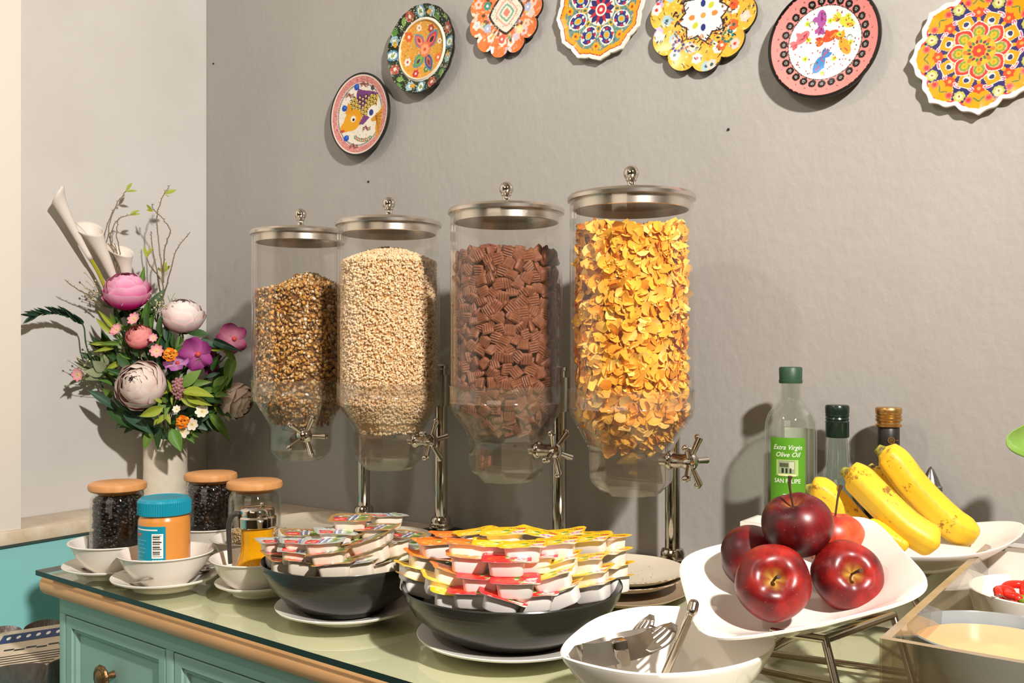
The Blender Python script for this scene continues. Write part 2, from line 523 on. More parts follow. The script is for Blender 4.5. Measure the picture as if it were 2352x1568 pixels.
# ------------------------------------------------------------------ cereal dispensers
RT = 0.0875
def tube_prof():
    return [(RT, 0.262), (RT, 0.5495), (RT - 0.004, 0.5495), (RT - 0.004, 0.262)]
M_tube = clear('acrylic_tube', (0.988, 0.984, 0.975), gloss=1.0, haze=0.012, rough=0.03)
M_hop = clear('moulded_plastic', (0.95, 0.94, 0.92), gloss=1.3, haze=0.07, hazecol='#c9b9a0', rough=0.05)
M_lid = mat('lid_steel', '#dcd4ca', 0.27, 1.0)
def oct_(a, r):
    # rounded octagon radius factor
    k = pi / 4
    b = (a + k / 2) % k - k / 2
    return math.cos(k / 2) / math.cos(b) * 1.03
def dispenser(px_pole, px_tube, label, hrot, yaw):
    u = (px_pole - 1176) / FPX
    Zp = 1.32 / (CT + u * ST)
    base = unproj(u * Zp, Zp, 0)
    ut = (px_tube - 1176) / FPX
    Zt = 1.181 / (CT + ut * ST)
    tc = unproj(ut * Zt, Zt, 0)
    t = thing('cereal_dispenser', label, 'dispenser', base, 0, 'cereal dispensers along the wall')
    d = tc - base
    # stand
    mb = MB(); mb.add(lathe([(0, 0.0), (0.044, 0.0), (0.046, 0.002), (0.044, 0.005), (0.026, 0.0065), (0, 0.0065)], 40)); obj('foot', mb, M_dark, t)
    mb = MB(); mb.add(lathe([(0, 0.0066), (0.0215, 0.0066), (0.0225, 0.010), (0.0215, 0.0165), (0.0185, 0.018), (0.0188, 0.026), (0.0165, 0.0315), (0.0125, 0.0335), (0, 0.0335)], 32)); obj('base_collar', mb, M_chrome, t)
    mb = MB(); mb.add(lathe([(0, 0.032), (0.0118, 0.032), (0.0118, 0.302), (0.0135, 0.303), (0.0135, 0.309), (0.011, 0.311), (0, 0.311)], 32)); obj('pole', mb, M_chrome, t)
    # bracket to the hopper
    mb = MB()
    dd = Vector((d.x, d.y, 0)); L = dd.length; M = frame((0, 0, 0.262), dd.normalized(), (0, 0, 1))
    mb.add(box(0.030, 0.022, L - RT + 0.012, (0, 0, (L - RT) / 2 - 0.006 + 0.006), b=0.002), M)
    obj('bracket', mb, M_hop, t)
    mb = MB(); mb.add(lathe([(0.0125, 0.235), (0.017, 0.235), (0.017, 0.292), (0.0125, 0.292)], 28)); obj('clamp', mb, M_steel, t)
    D = T(d.x, d.y, 0)
    mb = MB(); mb.add(lathe(tube_prof(), 96), D); obj('tube', mb, M_tube, t)
    # hopper: collar, cone, octagonal spout
    mb = MB()
    def hp(off):
        rows = [(RT + 0.0035, 0.2825, 0), (RT + 0.0015, 0.279, 0), (RT + 0.0012, 0.258, 0), (RT + 0.0025, 0.256, 0), (RT + 0.0012, 0.254, 0), (RT, 0.246, 0.0), (RT - 0.006, 0.238, 0.1),
                (0.066, 0.212, 0.7), (0.0605, 0.203, 1), (0.0585, 0.196, 1), (0.0575, 0.158, 1), (0.055, 0.150, 1), (0.040, 0.1345, 1)]
        return [(r - off, z, k) for r, z, k in rows]
    outer = hp(0); inner = hp(0.0028)[::-1]
    n = 64
    R_ = outer + inner
    def fn(i, a):
        r, z, k = R_[i]
        q = r * (1 - k + k * oct_(a, r))
        return (q * math.cos(a + yaw), q * math.sin(a + yaw), z)
    v_, f_ = rings(fn, n, len(R_))
    m0 = (len(R_) - 1) * n
    f_ += [(m0 + j, m0 + (j + 1) % n, (j + 1) % n, j) for j in range(n)]
    mb.add((v_, f_), D); obj('hopper', mb, M_hop, t)
    # paddle wheel seen through the spout, and the shaft
    hd = Vector((math.cos(hrot), math.sin(hrot), 0))
    zsh = 0.186
    sb = MB()
    S = D @ frame((0, 0, zsh), hd, (0, 0, 1))
    sb.add(lathe([(0, 0.045), (0.008, 0.046), (0.0085, 0.058), (0.0125, 0.0585), (0.0135, 0.061), (0.0125, 0.064), (0.010, 0.066), (0.0095, 0.082), (0.011, 0.084), (0.011, 0.097), (0.007, 0.1005), (0, 0.101)], 24), S)
    sh = obj('knob_shaft', sb, M_chrome, t)
    ph = RND.random() * 2
    for k in range(5):
        a = ph + k * 2 * pi / 5
        ar = MB()
        p0 = Vector((0, 0, 0.090)); p1 = Vector((math.cos(a) * 0.036, math.sin(a) * 0.036, 0.101))
        ar.add(sweep([p0 + (p1 - p0) * q for q in (0, .25, .5, .75, .93, 1)], lambda s: 0.0032 + 0.0022 * s - (0.0035 if s > .99 else 0), 10), S)
        ar.add(ball(0.0048, 10, 8, tuple(p1 * 0.965)), S)
        obj('knob_arm', ar, M_chrome, sh)
    pb = MB()
    pb.add(lathe([(0, -0.045), (0.010, -0.045), (0.010, 0.045), (0, 0.045)], 16), S)
    for k in range(6):
        a = k * pi / 3 + 0.3
        pb.add(box(0.032, 0.0025, 0.088, (0.021, 0, 0)), S @ Rm(a, 'Z'))
    obj('portion_wheel', pb, clear('smoky_plastic', (0.72, 0.69, 0.64), haze=0.22, hazecol='#4c463c'), t)
    # lid
    mb = MB(); mb.add(lathe([(0, 0.5655), (0.012, 0.5655), (0.05, 0.5625), (0.078, 0.559), (RT + 0.001, 0.5565), (RT + 0.0035, 0.553), (RT + 0.003, 0.5485), (RT - 0.0, 0.5475), (RT - 0.0055, 0.547), (RT - 0.0055, 0.535), (RT - 0.0075, 0.5345), (RT - 0.0075, 0.546), (0, 0.552)], 96), D)
    ld = obj('lid', mb, M_lid, t)
    mb = MB(); mb.add(lathe([(0, 0.565), (0.011, 0.5652), (0.0115, 0.567), (0.0075, 0.568), (0.006, 0.571), (0.0058, 0.576), (0.008, 0.5785)] + [(0.0112 * math.sin(q), 0.5885 - 0.0112 * math.cos(q)) for q in [pi * (0.25 + 0.75 * i / 10) for i in range(11)]], 32), D)
    obj('lid_knob', mb, M_chrome, ld)
    return tc
DSP = [(836, 690, 'clear cylindrical dispenser of brown muesli, furthest left and shortest looking', -0.62, 0.15),
       (1013, 893, 'clear cylindrical dispenser of cream puffed rice with a domed steel lid', 0.05, 0.2),
       (1285, 1163, 'clear cylindrical dispenser holding dark chocolate cereal squares', -0.02, 0.12),
       (1545, 1450, 'clear cylindrical dispenser full of golden corn flakes, furthest right', 0.0, 0.25)]
TC = [dispenser(*d) for d in DSP]
# cereals --------------------------------------------------------
RI = RT - 0.0055
def rad_at(z):
    # inside radius available to cereal
    if z > 0.246: return RI
    if z > 0.203: return RI + (0.0545 - RI) * (0.246 - z) / 0.043
    return 0.0545
def cereal_points(n, ztop_fn, zbot, gap, depth):
    """points near the outer skin of the fill plus its top surface"""
    P = []
    side = int(n * 0.88)
    while len(P) < side:
        a = NPR.rand() * 2 * pi; zt = ztop_fn(RI, a)
        z = zbot + (zt - zbot) * NPR.rand()
        r = rad_at(z)
        if z < zbot + 0.02: r *= NPR.rand() ** 0.5
        r -= gap + NPR.rand() * depth
        P.append((r * math.cos(a), r * math.sin(a), z))
    while len(P) < n:
        a = NPR.rand() * 2 * pi; r = (RI - gap) * NPR.rand() ** 0.5
        P.append((r * math.cos(a), r * math.sin(a), ztop_fn(r, a) - NPR.rand() * depth * 0.6))
    return np.array(P)
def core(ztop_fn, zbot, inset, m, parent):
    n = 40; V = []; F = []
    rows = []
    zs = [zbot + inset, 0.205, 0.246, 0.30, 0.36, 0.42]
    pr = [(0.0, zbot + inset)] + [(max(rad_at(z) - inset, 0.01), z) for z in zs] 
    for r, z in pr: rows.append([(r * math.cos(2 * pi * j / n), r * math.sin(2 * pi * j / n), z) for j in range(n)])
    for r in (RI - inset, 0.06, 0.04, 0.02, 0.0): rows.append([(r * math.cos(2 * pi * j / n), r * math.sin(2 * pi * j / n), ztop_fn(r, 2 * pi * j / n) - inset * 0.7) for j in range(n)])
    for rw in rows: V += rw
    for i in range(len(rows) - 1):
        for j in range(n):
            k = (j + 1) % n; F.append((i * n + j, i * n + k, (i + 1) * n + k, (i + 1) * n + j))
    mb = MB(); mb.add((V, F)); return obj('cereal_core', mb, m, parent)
def pick(cols, w, n):
    c = np.array([lin(x) for x in cols]); idx = NPR.choice(len(cols), n, p=np.array(w) / sum(w))
    return c[idx] * (0.85 + 0.3 * NPR.rand(n, 1))
def tangential(P, jit):
    """rotations whose local z looks outward along the cylinder normal, jittered"""
    n = len(P); Rr = randrot(n)
    out = np.zeros((n, 3, 3)); a = np.arctan2(P[:, 1], P[:, 0]); sp = NPR.rand(n) * 2 * pi
    tl = NPR.normal(size=n) * jit; t2 = NPR.normal(size=n) * jit
    for i in range(n):
        M = Matrix.Rotation(a[i], 3, 'Z') @ Matrix.Rotation(pi / 2 + tl[i], 3, 'Y') @ Matrix.Rotation(t2[i], 3, 'X') @ Matrix.Rotation(sp[i], 3, 'Z')
        out[i] = np.array(M)
    return out
def holder(name, label, tc, cat='cereal'):
    return thing(name, label, cat, (tc.x, tc.y, 0))
# puffed rice: tiny ellipsoids
octa = ([(1, 0, 0), (-1, 0, 0), (0, 1, 0), (0, -1, 0), (0, 0, 1), (0, 0, -1)], [(0, 2, 4), (2, 1, 4), (1, 3, 4), (3, 0, 4), (2, 0, 5), (1, 2, 5), (3, 1, 5), (0, 3, 5)])
def ico(n=1):
    bm = bmesh.new(); bmesh.ops.create_icosphere(bm, subdivisions=n, radius=1)
    bm.verts.index_update(); r = ([tuple(v.co) for v in bm.verts], [tuple(v.index for v in f.verts) for f in bm.faces]); bm.free(); return r
zt = lambda r, a: 0.487 + 0.026 * (1 - (r / RI) ** 1.6)
h = holder('puffed_rice', 'cream puffed rice filling the second dispenser from the left', TC[1])
P = cereal_points(21000, zt, 0.196, 0.001, 0.006)
s = np.stack([NPR.uniform(.0016, .0021, len(P)), NPR.uniform(.0016, .0021, len(P)), NPR.uniform(.0026, .0036, len(P))], 1)
o = scatter('rice_grains', ico(1), P, randrot(len(P)), s, pick(['#ffdfb2', '#ffe9c6', '#f8d2a0', '#edc086'], [4, 4, 2, .6], len(P)), M_cereal, h, True); o['kind'] = 'stuff'
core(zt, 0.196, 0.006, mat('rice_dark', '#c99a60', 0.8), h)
# muesli: oat flakes
hexf = ([(0, 0, .12)] + [(math.cos(k * pi / 3), .8 * math.sin(k * pi / 3), (-.05 if k % 2 else .05)) for k in range(6)] + [(0, 0, -.12)],
        [(0, 1 + k, 1 + (k + 1) % 6) for k in range(6)] + [(7, 1 + (k + 1) % 6, 1 + k) for k in range(6)])
zt = lambda r, a: 0.448 + 0.028 * math.exp(-((r * math.cos(a) - .02) ** 2 + (r * math.sin(a)) ** 2) / .0022) + 0.004 * math.cos(a)
h = holder('muesli', 'brown oat muesli with pale flakes inside the leftmost dispenser', TC[0])
P = cereal_points(8000, zt, 0.197, 0.001, 0.008)
Rr = tangential(P, 0.55)
o = scatter('oat_flakes', hexf, P, Rr, NPR.uniform(.0028, .0058, len(P)), pick(['#d8a25c', '#e6b36c', '#f0cb94', '#fdebd0', '#b07a40', '#8f7568', '#e8aa46'], [5, 5, 3.5, 1.8, 2.5, .3, 2.2], len(P)), M_cereal, h); o['kind'] = 'stuff'
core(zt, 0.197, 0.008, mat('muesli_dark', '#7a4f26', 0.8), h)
mb_cl = []
# corn flakes: curled irregular flakes
def flake(seed):
    rr = np.random.RandomState(seed); V = [(0, 0, 0)]; F = []
    n = 9
    for ring, q in ((1, .55), (2, 1.0)):
        for k in range(n):
            a = 2 * pi * k / n; r = q * (1 + rr.uniform(-.17, .14) * (ring == 2))
            x, y = r * math.cos(a), r * math.sin(a) * .85
            V.append((x, y, .38 * x * x * rr.uniform(.6, 1.3) - .12 * y * y + rr.uniform(-.08, .08)))
    F = [(0, 1 + k, 1 + (k + 1) % n) for k in range(n)] + [(1 + k, 10 + k, 10 + (k + 1) % n, 1 + (k + 1) % n) for k in range(n)]
    return V, F
zt = lambda r, a: 0.506 + 0.004 * math.sin(3 * a + 1) * (r / RI)
h = holder('corn_flakes', 'golden corn flakes packed inside the rightmost dispenser', TC[3])
for sd in range(3):
    P = cereal_points(1500, zt, 0.192, 0.0065, 0.013)
    Rr = tangential(P, 0.36)
    o = scatter('flakes', flake(sd + 3), P, Rr, NPR.uniform(.0070, .0122, len(P)), pick(['#fdb63a', '#ffc552', '#ffd577', '#f7a530', '#e68e22'], [5, 5, 2.5, 3, 1], len(P)), M_cereal, h, True); o['kind'] = 'stuff'
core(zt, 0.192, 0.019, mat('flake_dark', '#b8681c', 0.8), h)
# chocolate squares: individual pillows with woven ridges
def pillow():
    n = 11; V = []; F = []; hs = 0.0094
    for side in (1, -1):
        for i in range(n):
            for j in range(n):
                x = (i / (n - 1) * 2 - 1); y = (j / (n - 1) * 2 - 1)
                rr_ = (1 - x ** 4) * (1 - y ** 4)
                z = side * (0.0040 * rr_ ** .5 * (1 if rr_ > 0 else 0) + (0.0007 * (1 if (i % 2) else -1) if 0 < i < n - 1 and 0 < j < n - 1 else 0)) 
                V.append((x * hs * (1 - .05 * y * y), y * hs * (1 - .05 * x * x), z if 0 < i < n - 1 and 0 < j < n - 1 else side * .0004))
    for sd in (0, 1):
        b = sd * n * n
        for i in range(n - 1):
            for j in range(n - 1): F.append((b + i * n + j, b + (i + 1) * n + j, b + (i + 1) * n + j + 1, b + i * n + j + 1))
    return V, F
M_choc = mat('chocolate_cereal', '#6f3d28', 0.6, var='#9a6345', vscale=90, vamt=0.4, bump=0.4, bscale=600, bdist=0.001)
pl = pillow()
zt3 = lambda r, a: 0.484 + 0.003 * math.sin(4 * a)
me = MB(); me.add(pl)
proto = obj('cereal_square', me, M_choc)
LBL = 'small chocolate-brown ridged cereal square lying in the fill of the third dispenser'
tag(proto, LBL, 'cereal', 'chocolate cereal squares in the third dispenser')
# relax points on the visible half of the cylinder
ca = math.atan2(-DW - TC[2].y, -TC[2].x)
cand = []
tries = 0
while len(cand) < 290 and tries < 60000:
    tries += 1
    a = ca + NPR.uniform(-1.75, 1.75); z = NPR.uniform(0.215, 0.482)
    r = rad_at(z) - 0.005 - NPR.rand() * 0.004
    if z < 0.243: r -= 0.003
    p = np.array([r * math.cos(a), r * math.sin(a), z])
    if all(((p - q) ** 2).sum() > 0.0130 ** 2 for q in cand): cand.append(p)
for k in range(18):
    a = NPR.rand() * 6.28; r = RI * .8 * NPR.rand() ** .5; cand.append(np.array([r * math.cos(a), r * math.sin(a), 0.487]))
for k in range(5): cand.append(np.array([NPR.uniform(-.035, .0), NPR.uniform(-.04, -.005), 0.158 + 0.006 * k]))
cand.sort(key=lambda p: -(p[0] * math.cos(ca) + p[1] * math.sin(ca)))
ind = np.array(cand[:300]); Rr = tangential(ind, 0.33)
for i, p in enumerate(ind):
    c = proto if i == 0 else proto.copy()
    if i: COL.objects.link(c)
    M = Matrix(Rr[i].tolist()).to_4x4(); M.translation = Vector((p[0] + TC[2].x, p[1] + TC[2].y, p[2])); c.matrix_world = M
h = holder('chocolate_cereal', 'mass of dark chocolate cereal squares behind the front ones in the third dispenser', TC[2])
P = cereal_points(620, zt3, 0.205, 0.010, 0.012); P2 = cereal_points(200, zt3, 0.205, 0.005, 0.004)
P2 = np.array([p for p in P2 if p[0] * math.cos(ca) + p[1] * math.sin(ca) < -0.02])
P = np.vstack([P, P2])
one = np.ones((len(P), 3))
o = scatter('cereal_squares', pl, P, tangential(P, .6), np.ones(len(P)), one, M_choc, h, True); o['kind'] = 'stuff'
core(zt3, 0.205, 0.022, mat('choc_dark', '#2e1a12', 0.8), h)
# ------------------------------------------------------------------ white bowls, saucers, jars
def saucer(name, label, c, r, group, h=0.018):
    k = r / 0.074
    mb = MB(); mb.add(lathe([(0, .004), (.030 * k, .004), (.040 * k, .006), (.062 * k, h - .003), (.074 * k, h), (.0745 * k, h - .0008), (.0735 * k, h - .003), (.060 * k, h - .0085), (.045 * k, .0025), (.044 * k, 0), (.040 * k, 0), (.038 * k, .002), (0, .002)], 72))
    o = obj(name, mb, M_ceram, loc=c); return tag(o, label, 'saucer' if r < .1 else 'plate', group)
def bowl(label, c, z0=0.006, group='small white bowls'):
    mb = MB(); mb.add(lathe([(0, .005), (.022, .006), (.040, .014), (.054, .030), (.0615, .0425), (.0635, .0448), (.0662, .0452), (.0668, .0440), (.0655, .0425), (.0635, .0418), (.056, .0255), (.045, .011), (.034, .003), (.032, 0), (.029, 0), (.028, .002), (0, .002)], 72))
    o = obj('bowl', mb, M_ceram, loc=(c.x, c.y, z0)); return tag(o, label, 'bowl', group)
def spoon(label, pts, bowl_at_end=True, group='steel teaspoons on the saucers'):
    path = cr(pts, 6); N = len(path)
    t = MB()
    # flattened handle
    V = []; F = []
    L = 0
    tot = sum((path[i + 1] - path[i]).length for i in range(N - 1)); acc = 0
    for i, p in enumerate(path):
        d = (path[min(i + 1, N - 1)] - path[max(i - 1, 0)]).normalized(); s = d.cross(UP).normalized(); q = s.cross(d)
        tt = acc / tot
        if i < N - 1: acc += (path[i + 1] - path[i]).length
        if bowl_at_end and tt > 0.68:
            k = (tt - .68) / .32; w_ = max(0.0004, .0135 * math.sin(pi * min(1, k * .97 + .03)) ** .6); dip = -.005 * math.sin(pi * k)
        else: w_ = .0042 - .0022 * min(1, tt / .6); dip = 0
        for sx, sz in ((-1, .0006), (-.5, .0010 + dip * .7), (0, .0012 + dip), (.5, .0010 + dip * .7), (1, .0006), (.5, -.0006 + dip * .7), (0, -.0006 + dip), (-.5, -.0006 + dip * .7)):
            V.append(tuple(p + s * (sx * w_) + q * sz))
    for i in range(N - 1):
        for j in range(8): F.append((i * 8 + j, i * 8 + (j + 1) % 8, (i + 1) * 8 + (j + 1) % 8, (i + 1) * 8 + j))
    F.append(tuple(range(8))); F.append(tuple((N - 1) * 8 + j for j in range(8)))
    base = path[0]
    V = [tuple(Vector(v) - base) for v in V]
    t.add((V, F)); o = obj('teaspoon', t, M_steel, loc=base); return tag(o, label, 'spoon', group)

def at_z(px, py, Z, z=0.0):
    p = Rz_(px, py, Z); p.z = z; return p
posA = at_z(265, 1294, 1.427); posB = at_z(381, 1322, 1.351); posC = at_z(595, 1338, 1.318)
pos2 = at_z(484, 1250, 1.56); pos3 = at_z(585, 1275, 1.456)
SG = 'white saucers under the small bowls'
saucer('saucer', 'white saucer under the bowl with the left raisin jar, at the table corner', posA, .074, SG)
saucer('saucer', 'white saucer under the bowl that holds the peanut butter tub', posB, .074, SG)
saucer('saucer', 'smaller white saucer under the bowl of the honey jug', posC, .0595, SG)
saucer('saucer', 'white saucer under the bowl of the rear raisin jar', pos2, .070, SG)
saucer('saucer', 'white saucer behind the honey jug, under the third wooden-lidded jar', pos3, .072, SG)
bowl('white bowl holding the left raisin jar nearest the wall', posA)
bowl('white bowl in front, holding the teal-capped peanut butter tub', posB)
bowl('white bowl that the honey jug stands in', posC)
bowl('white bowl under the rear raisin jar in front of the vase', pos2)
bowl('white bowl under the wooden-lidded jar behind the honey jug', pos3)
zb = 0.0115
def gw(px, py, z): return G(px, py, z)
spoon('steel teaspoon whose handle sticks out left of the corner saucer', [gw(158, 1308, .0012), gw(180, 1306, .004), gw(215, 1301, .0195), gw(262, 1289, .0215), gw(330, 1283, .014)])
spoon('steel teaspoon pointing left over the front edge of the front saucer', [gw(262, 1344, .0012), gw(290, 1342, .005), gw(330, 1334, .0205), gw(366, 1326, .0225), gw(400, 1326, .0205)], False)
spoon('steel teaspoon lying on the right side of the front saucer', [gw(408, 1331, .017), gw(420, 1324, .019), gw(445, 1314, .0175), gw(463, 1308, .0165), gw(478, 1304, .0165)], True)
spoon('steel teaspoon between the two rear bowls behind the front saucer', [gw(455, 1304, .0195), gw(475, 1298, .0200), gw(500, 1296, .0205), gw(520, 1295, .0195)], False)
saucer_sp = None

def jar(label, c, h, fillname, filllabel, fill_top, kind, zc=zb):
    t = thing('storage_jar', label, 'jar', (c.x, c.y, zc), 0, 'glass jars with wooden lids')
    r = .0395
    mb = MB(); mb.add(lathe([(0, 0), (r - .004, 0), (r - .001, .002), (r, .006), (r, h - .028), (r - .002, h - .022), (r - .006, h - .016), (r - .0075, h - .014), (r - .0095, h - .014), (r - .0085, h - .017), (r - .0025, h - .026), (r - .0022, .006), (r - .006, .004), (0, .004)], 64)); obj('glass_body', mb, M_glass, t)
    mb = MB(); mb.add(lathe([(0, h - .018), (r - .011, h - .018), (r - .011, h - .0135), (r - .001, h - .0135), (r + .0022, h - .011), (r + .003, h - .007), (r + .002, h - .0025), (r - .002, h - .0004), (0, h)], 64)); l = obj('wooden_lid', mb, M_wood, t)
    f = thing(fillname, filllabel, 'dried fruit' if kind else 'cereal', (c.x, c.y, zc))
    ft = fill_top; ri = r - .0035
    if kind:
        n = 900; P = []
        for i in range(n):
            a = NPR.rand() * 6.283
            if i < n * .85: P.append(((ri - .004 - NPR.rand() * .004) * math.cos(a), (ri - .004 - NPR.rand() * .004) * math.sin(a), .008 + (ft - .010) * NPR.rand()))
            else:
                q = ri * .9 * NPR.rand() ** .5; P.append((q * math.cos(a), q * math.sin(a), ft + .003 * NPR.rand()))
        P = np.array(P)
        tm = ico(2); tv = np.array(tm[0]); rs = np.random.RandomState(4); tv = tv * (1 + rs.uniform(-.22, .22, (len(tv), 1)))
        s = np.stack([NPR.uniform(.0035, .0048, n), NPR.uniform(.0030, .0042, n), NPR.uniform(.0048, .0068, n)], 1)
        o = scatter('raisins', (tv.tolist(), tm[1]), P, randrot(n), s, pick(['#170e0e', '#100a0b', '#211412', '#301b17'], [4, 4, 2, 1], n), M_rais, f, True); o['kind'] = 'stuff'
        cm = M_raisd
    else:
        n = 3000; P = []
        for i in range(n):
            a = NPR.rand() * 6.283; q = ri - .002 - NPR.rand() * .002
            if i > n * .8: q *= NPR.rand() ** .5; z = ft
            else: z = .006 + (ft - .006) * NPR.rand()
            P.append((q * math.cos(a), q * math.sin(a), z))
        o = scatter('seeds', hexf, np.array(P), randrot(n), NPR.uniform(.0016, .0028, n), pick(['#d6b98c', '#c9a472', '#e6d2ae'], [3, 2, 1], n), M_cereal, f); o['kind'] = 'stuff'
        cm = M_seedc
    mb = MB(); mb.add(lathe([(0, .006), (ri - .006, .006), (ri - .006, ft - .003), (0, ft - .001)], 32)); obj('fill_core', mb, cm, f)
M_rais = mat('raisins', (1, 1, 1), 0.3, attr=True, spec=0.6, bump=.6, bscale=300, bdist=.002)
M_raisd = mat('raisin_dark', '#120c0b', 0.6); M_seedc = mat('seed_core', '#b8935f', 0.8)
jar('glass jar of dark raisins with wooden lid, leftmost on the table', at_z(270, 1300, 1.445), .125, 'raisins', 'dark raisins filling the leftmost wooden-lidded jar', .096, True)
jar('glass jar of dark raisins with wooden lid, behind the peanut butter tub', at_z(484, 1250, 1.556), .125, 'raisins', 'dark raisins filling the jar behind the peanut butter tub', .100, True)
jar('nearly clear glass jar with wooden lid standing behind the honey jug', at_z(585, 1275, 1.463), .125, 'pale_flakes', 'pale oat flakes in the bottom of the jar behind the honey jug', .048, False)

# peanut butter tub
c = at_z(377.5, 1300, 1.351)
dirc = Vector((0 - c.x, -DW - c.y, 0)).normalized(); yaw = math.atan2(dirc.y, dirc.x)
t = thing('peanut_butter_tub', 'round peanut butter tub with ribbed teal cap and teal label', 'tub', (c.x, c.y, zb), yaw)
M_pb = mat('peanut_butter_plastic', '#d99245', 0.25, var='#cf8538', vscale=5, sss=0.0, coat=.4)
M_teal = mat('teal_plastic', '#118ba3', 0.35)
r = .0355
mb = MB(); mb.add(lathe([(0, 0), (r - .004, 0), (r - .0005, .002), (r, .006), (r, .084), (r - .001, .088), (r - .003, .0915), (r - .003, .1), (0, .1)], 80)); obj('tub_body', mb, M_pb, t)
mb = MB(); mb.add(lathe([(0, .0925), (r - .0015, .0925), (r + .0002, .0935), (r + .0004, .094), (r + .0004, .1115), (r - .001, .1145), (r - .0035, .1165), (r - .006, .1170), (r - .007, .1162), (0, .1162)], 144,
              shape=lambda a, rr_, z: 1 + (.022 * (1 if round(a / (2 * pi) * 144) % 2 else 0) if .0938 < z < .113 else 0))); obj('cap', mb, M_teal, t, auto=20)
def onarc(R, aa, zz, th, m, name, par, n=24):
    """thin curved patch, angles aa (rad, 0 = towards local +x), z range zz"""
    mb = MB(); V = []; F = []
    for i in range(n + 1):
        a = aa[0] + (aa[1] - aa[0]) * i / n
        for z in zz: V += [(R * math.cos(a), R * math.sin(a), z), ((R + th) * math.cos(a), (R + th) * math.sin(a), z)]
    for i in range(n):
        b = i * 4
        F += [(b, b + 2, b + 6, b + 4), (b + 1, b + 5, b + 7, b + 3), (b, b + 4, b + 5, b + 1), (b + 2, b + 3, b + 7, b + 6)]
    F += [(0, 1, 3, 2), (n * 4, n * 4 + 2, n * 4 + 3, n * 4 + 1)]
    mb.add((V, F)); return obj(name, mb, m, par)
# image left = -angle side (local +x faces camera, +y is to the camera's right)
lab = onarc(r, (-1.62, .05), (.0015, .080), .00025, M_teal, 'label_wrap', t)
onarc(r, (-.48, -.04), (.036, .070), .0005, M_white, 'barcode_field', lab, 10)
for k in range(13):
    z = .0385 + k * .0024; h_ = (.0006, .0012, .0016)[k * 7 % 3]
    onarc(r, (-.44, -.16 + (.06 if k % 4 == 0 else 0)), (z, z + h_), .0007, M_blackp, 'bar', lab, 6)
onarc(r, (-1.3, -.26), (.0745, .0762), .0005, M_white, 'print_line', lab, 10)
for k, wd in enumerate((.5, .38, .5, .45, .3, .5, .42, .5, .48)):
    onarc(r, (-1.25, -1.25 + wd), (.060 - k * .0055, .0606 - k * .0055), .00045, mat('pale_blue_print', '#6fc0cf', .5) if k == 0 else bpy.data.materials['pale_blue_print'], 'print_line', lab, 8)
onarc(r, (-1.30, -1.0), (.0665, .0695), .0006, mat('red_print', '#c8573a', .4), 'print_block', lab, 8)
# oval seal
mb = MB(); V = [(0, 0, 0)]
for k in range(24):
    a = 2 * pi * k / 24; V.append((0, .0065 * math.cos(a), .0048 * math.sin(a)))
V = [((r + .0009) * math.cos(-.28 + y / r), (r + .0009) * math.sin(-.28 + y / r), z + .024) for _, y, z in V]
mb.add((V, [(0, 1 + k, 1 + (k + 1) % 24) for k in range(24)])); obj('oval_seal', mb, M_white, lab)
for k in range(4): onarc(r, (-.36 + k * .045, -.335 + k * .045), (.0225, .0258), .0013, M_blackp, 'seal_print', lab, 3)
for k in range(4): onarc(r, (-.44 + k * .10, -.39 + k * .10), (.0325, .0338), .0006, M_white, 'print_line', lab, 3)

# honey jug
c = at_z(591, 1320, 1.318)
t = thing('honey_jug', 'small fluted glass honey jug with chrome lid and dark curved handle', 'jug', (c.x, c.y, zb), 0)
M_honey = mat('honey', '#f5ac14', 0.08, trans=0.35, ior=1.4, sss=0.0, spec=.6)
hb = [(0, 0), (.030, 0), (.032, .003), (.0318, .012), (.0275, .030), (.0225, .045), (.0212, .055), (.0215, .066), (.0220, .078), (.021, .084)]
sw = lambda a, rr_, z: 1 + (.035 * abs(math.sin(8 * a + z * 25)) if .01 < z < .07 and rr_ > .01 else 0)
mb = MB(); mb.add(lathe(hb + [(0, .084)], 96, shape=sw)); obj('glass_body', mb, M_honey, t, auto=70)
mb = MB(); mb.add(lathe([(0, .08), (.0245, .08), (.0260, .0815), (.0262, .0935), (.0248, .095), (.0235, .096), (.0238, .1035), (.022, .1065), (.0195, .1075), (.006, .1085), (0, .1085)], 64)); cp = obj('chrome_lid', mb, M_chrome, t)
mb = MB(); mb.add(ball(.0034, 12, 8, (.006, .004, .111))); obj('lid_button', mb, M_chrome, cp)
hd = -RIGHT * 0.985 + -VIEW * 0.17
mb = MB()
hp = [hd * .020 + UP * .097, hd * .029 + UP * .099, hd * .036 + UP * .093, hd * .0385 + UP * .080, hd * .038 + UP * .060, hd * .037 + UP * .040, hd * .0365 + UP * .030]
mb.add(sweep(cr(hp, 6), lambda s: .0052 - .0016 * s, 12, 0.8)); obj('handle', mb, mat('dark_handle', '#3c3834', .35), t)

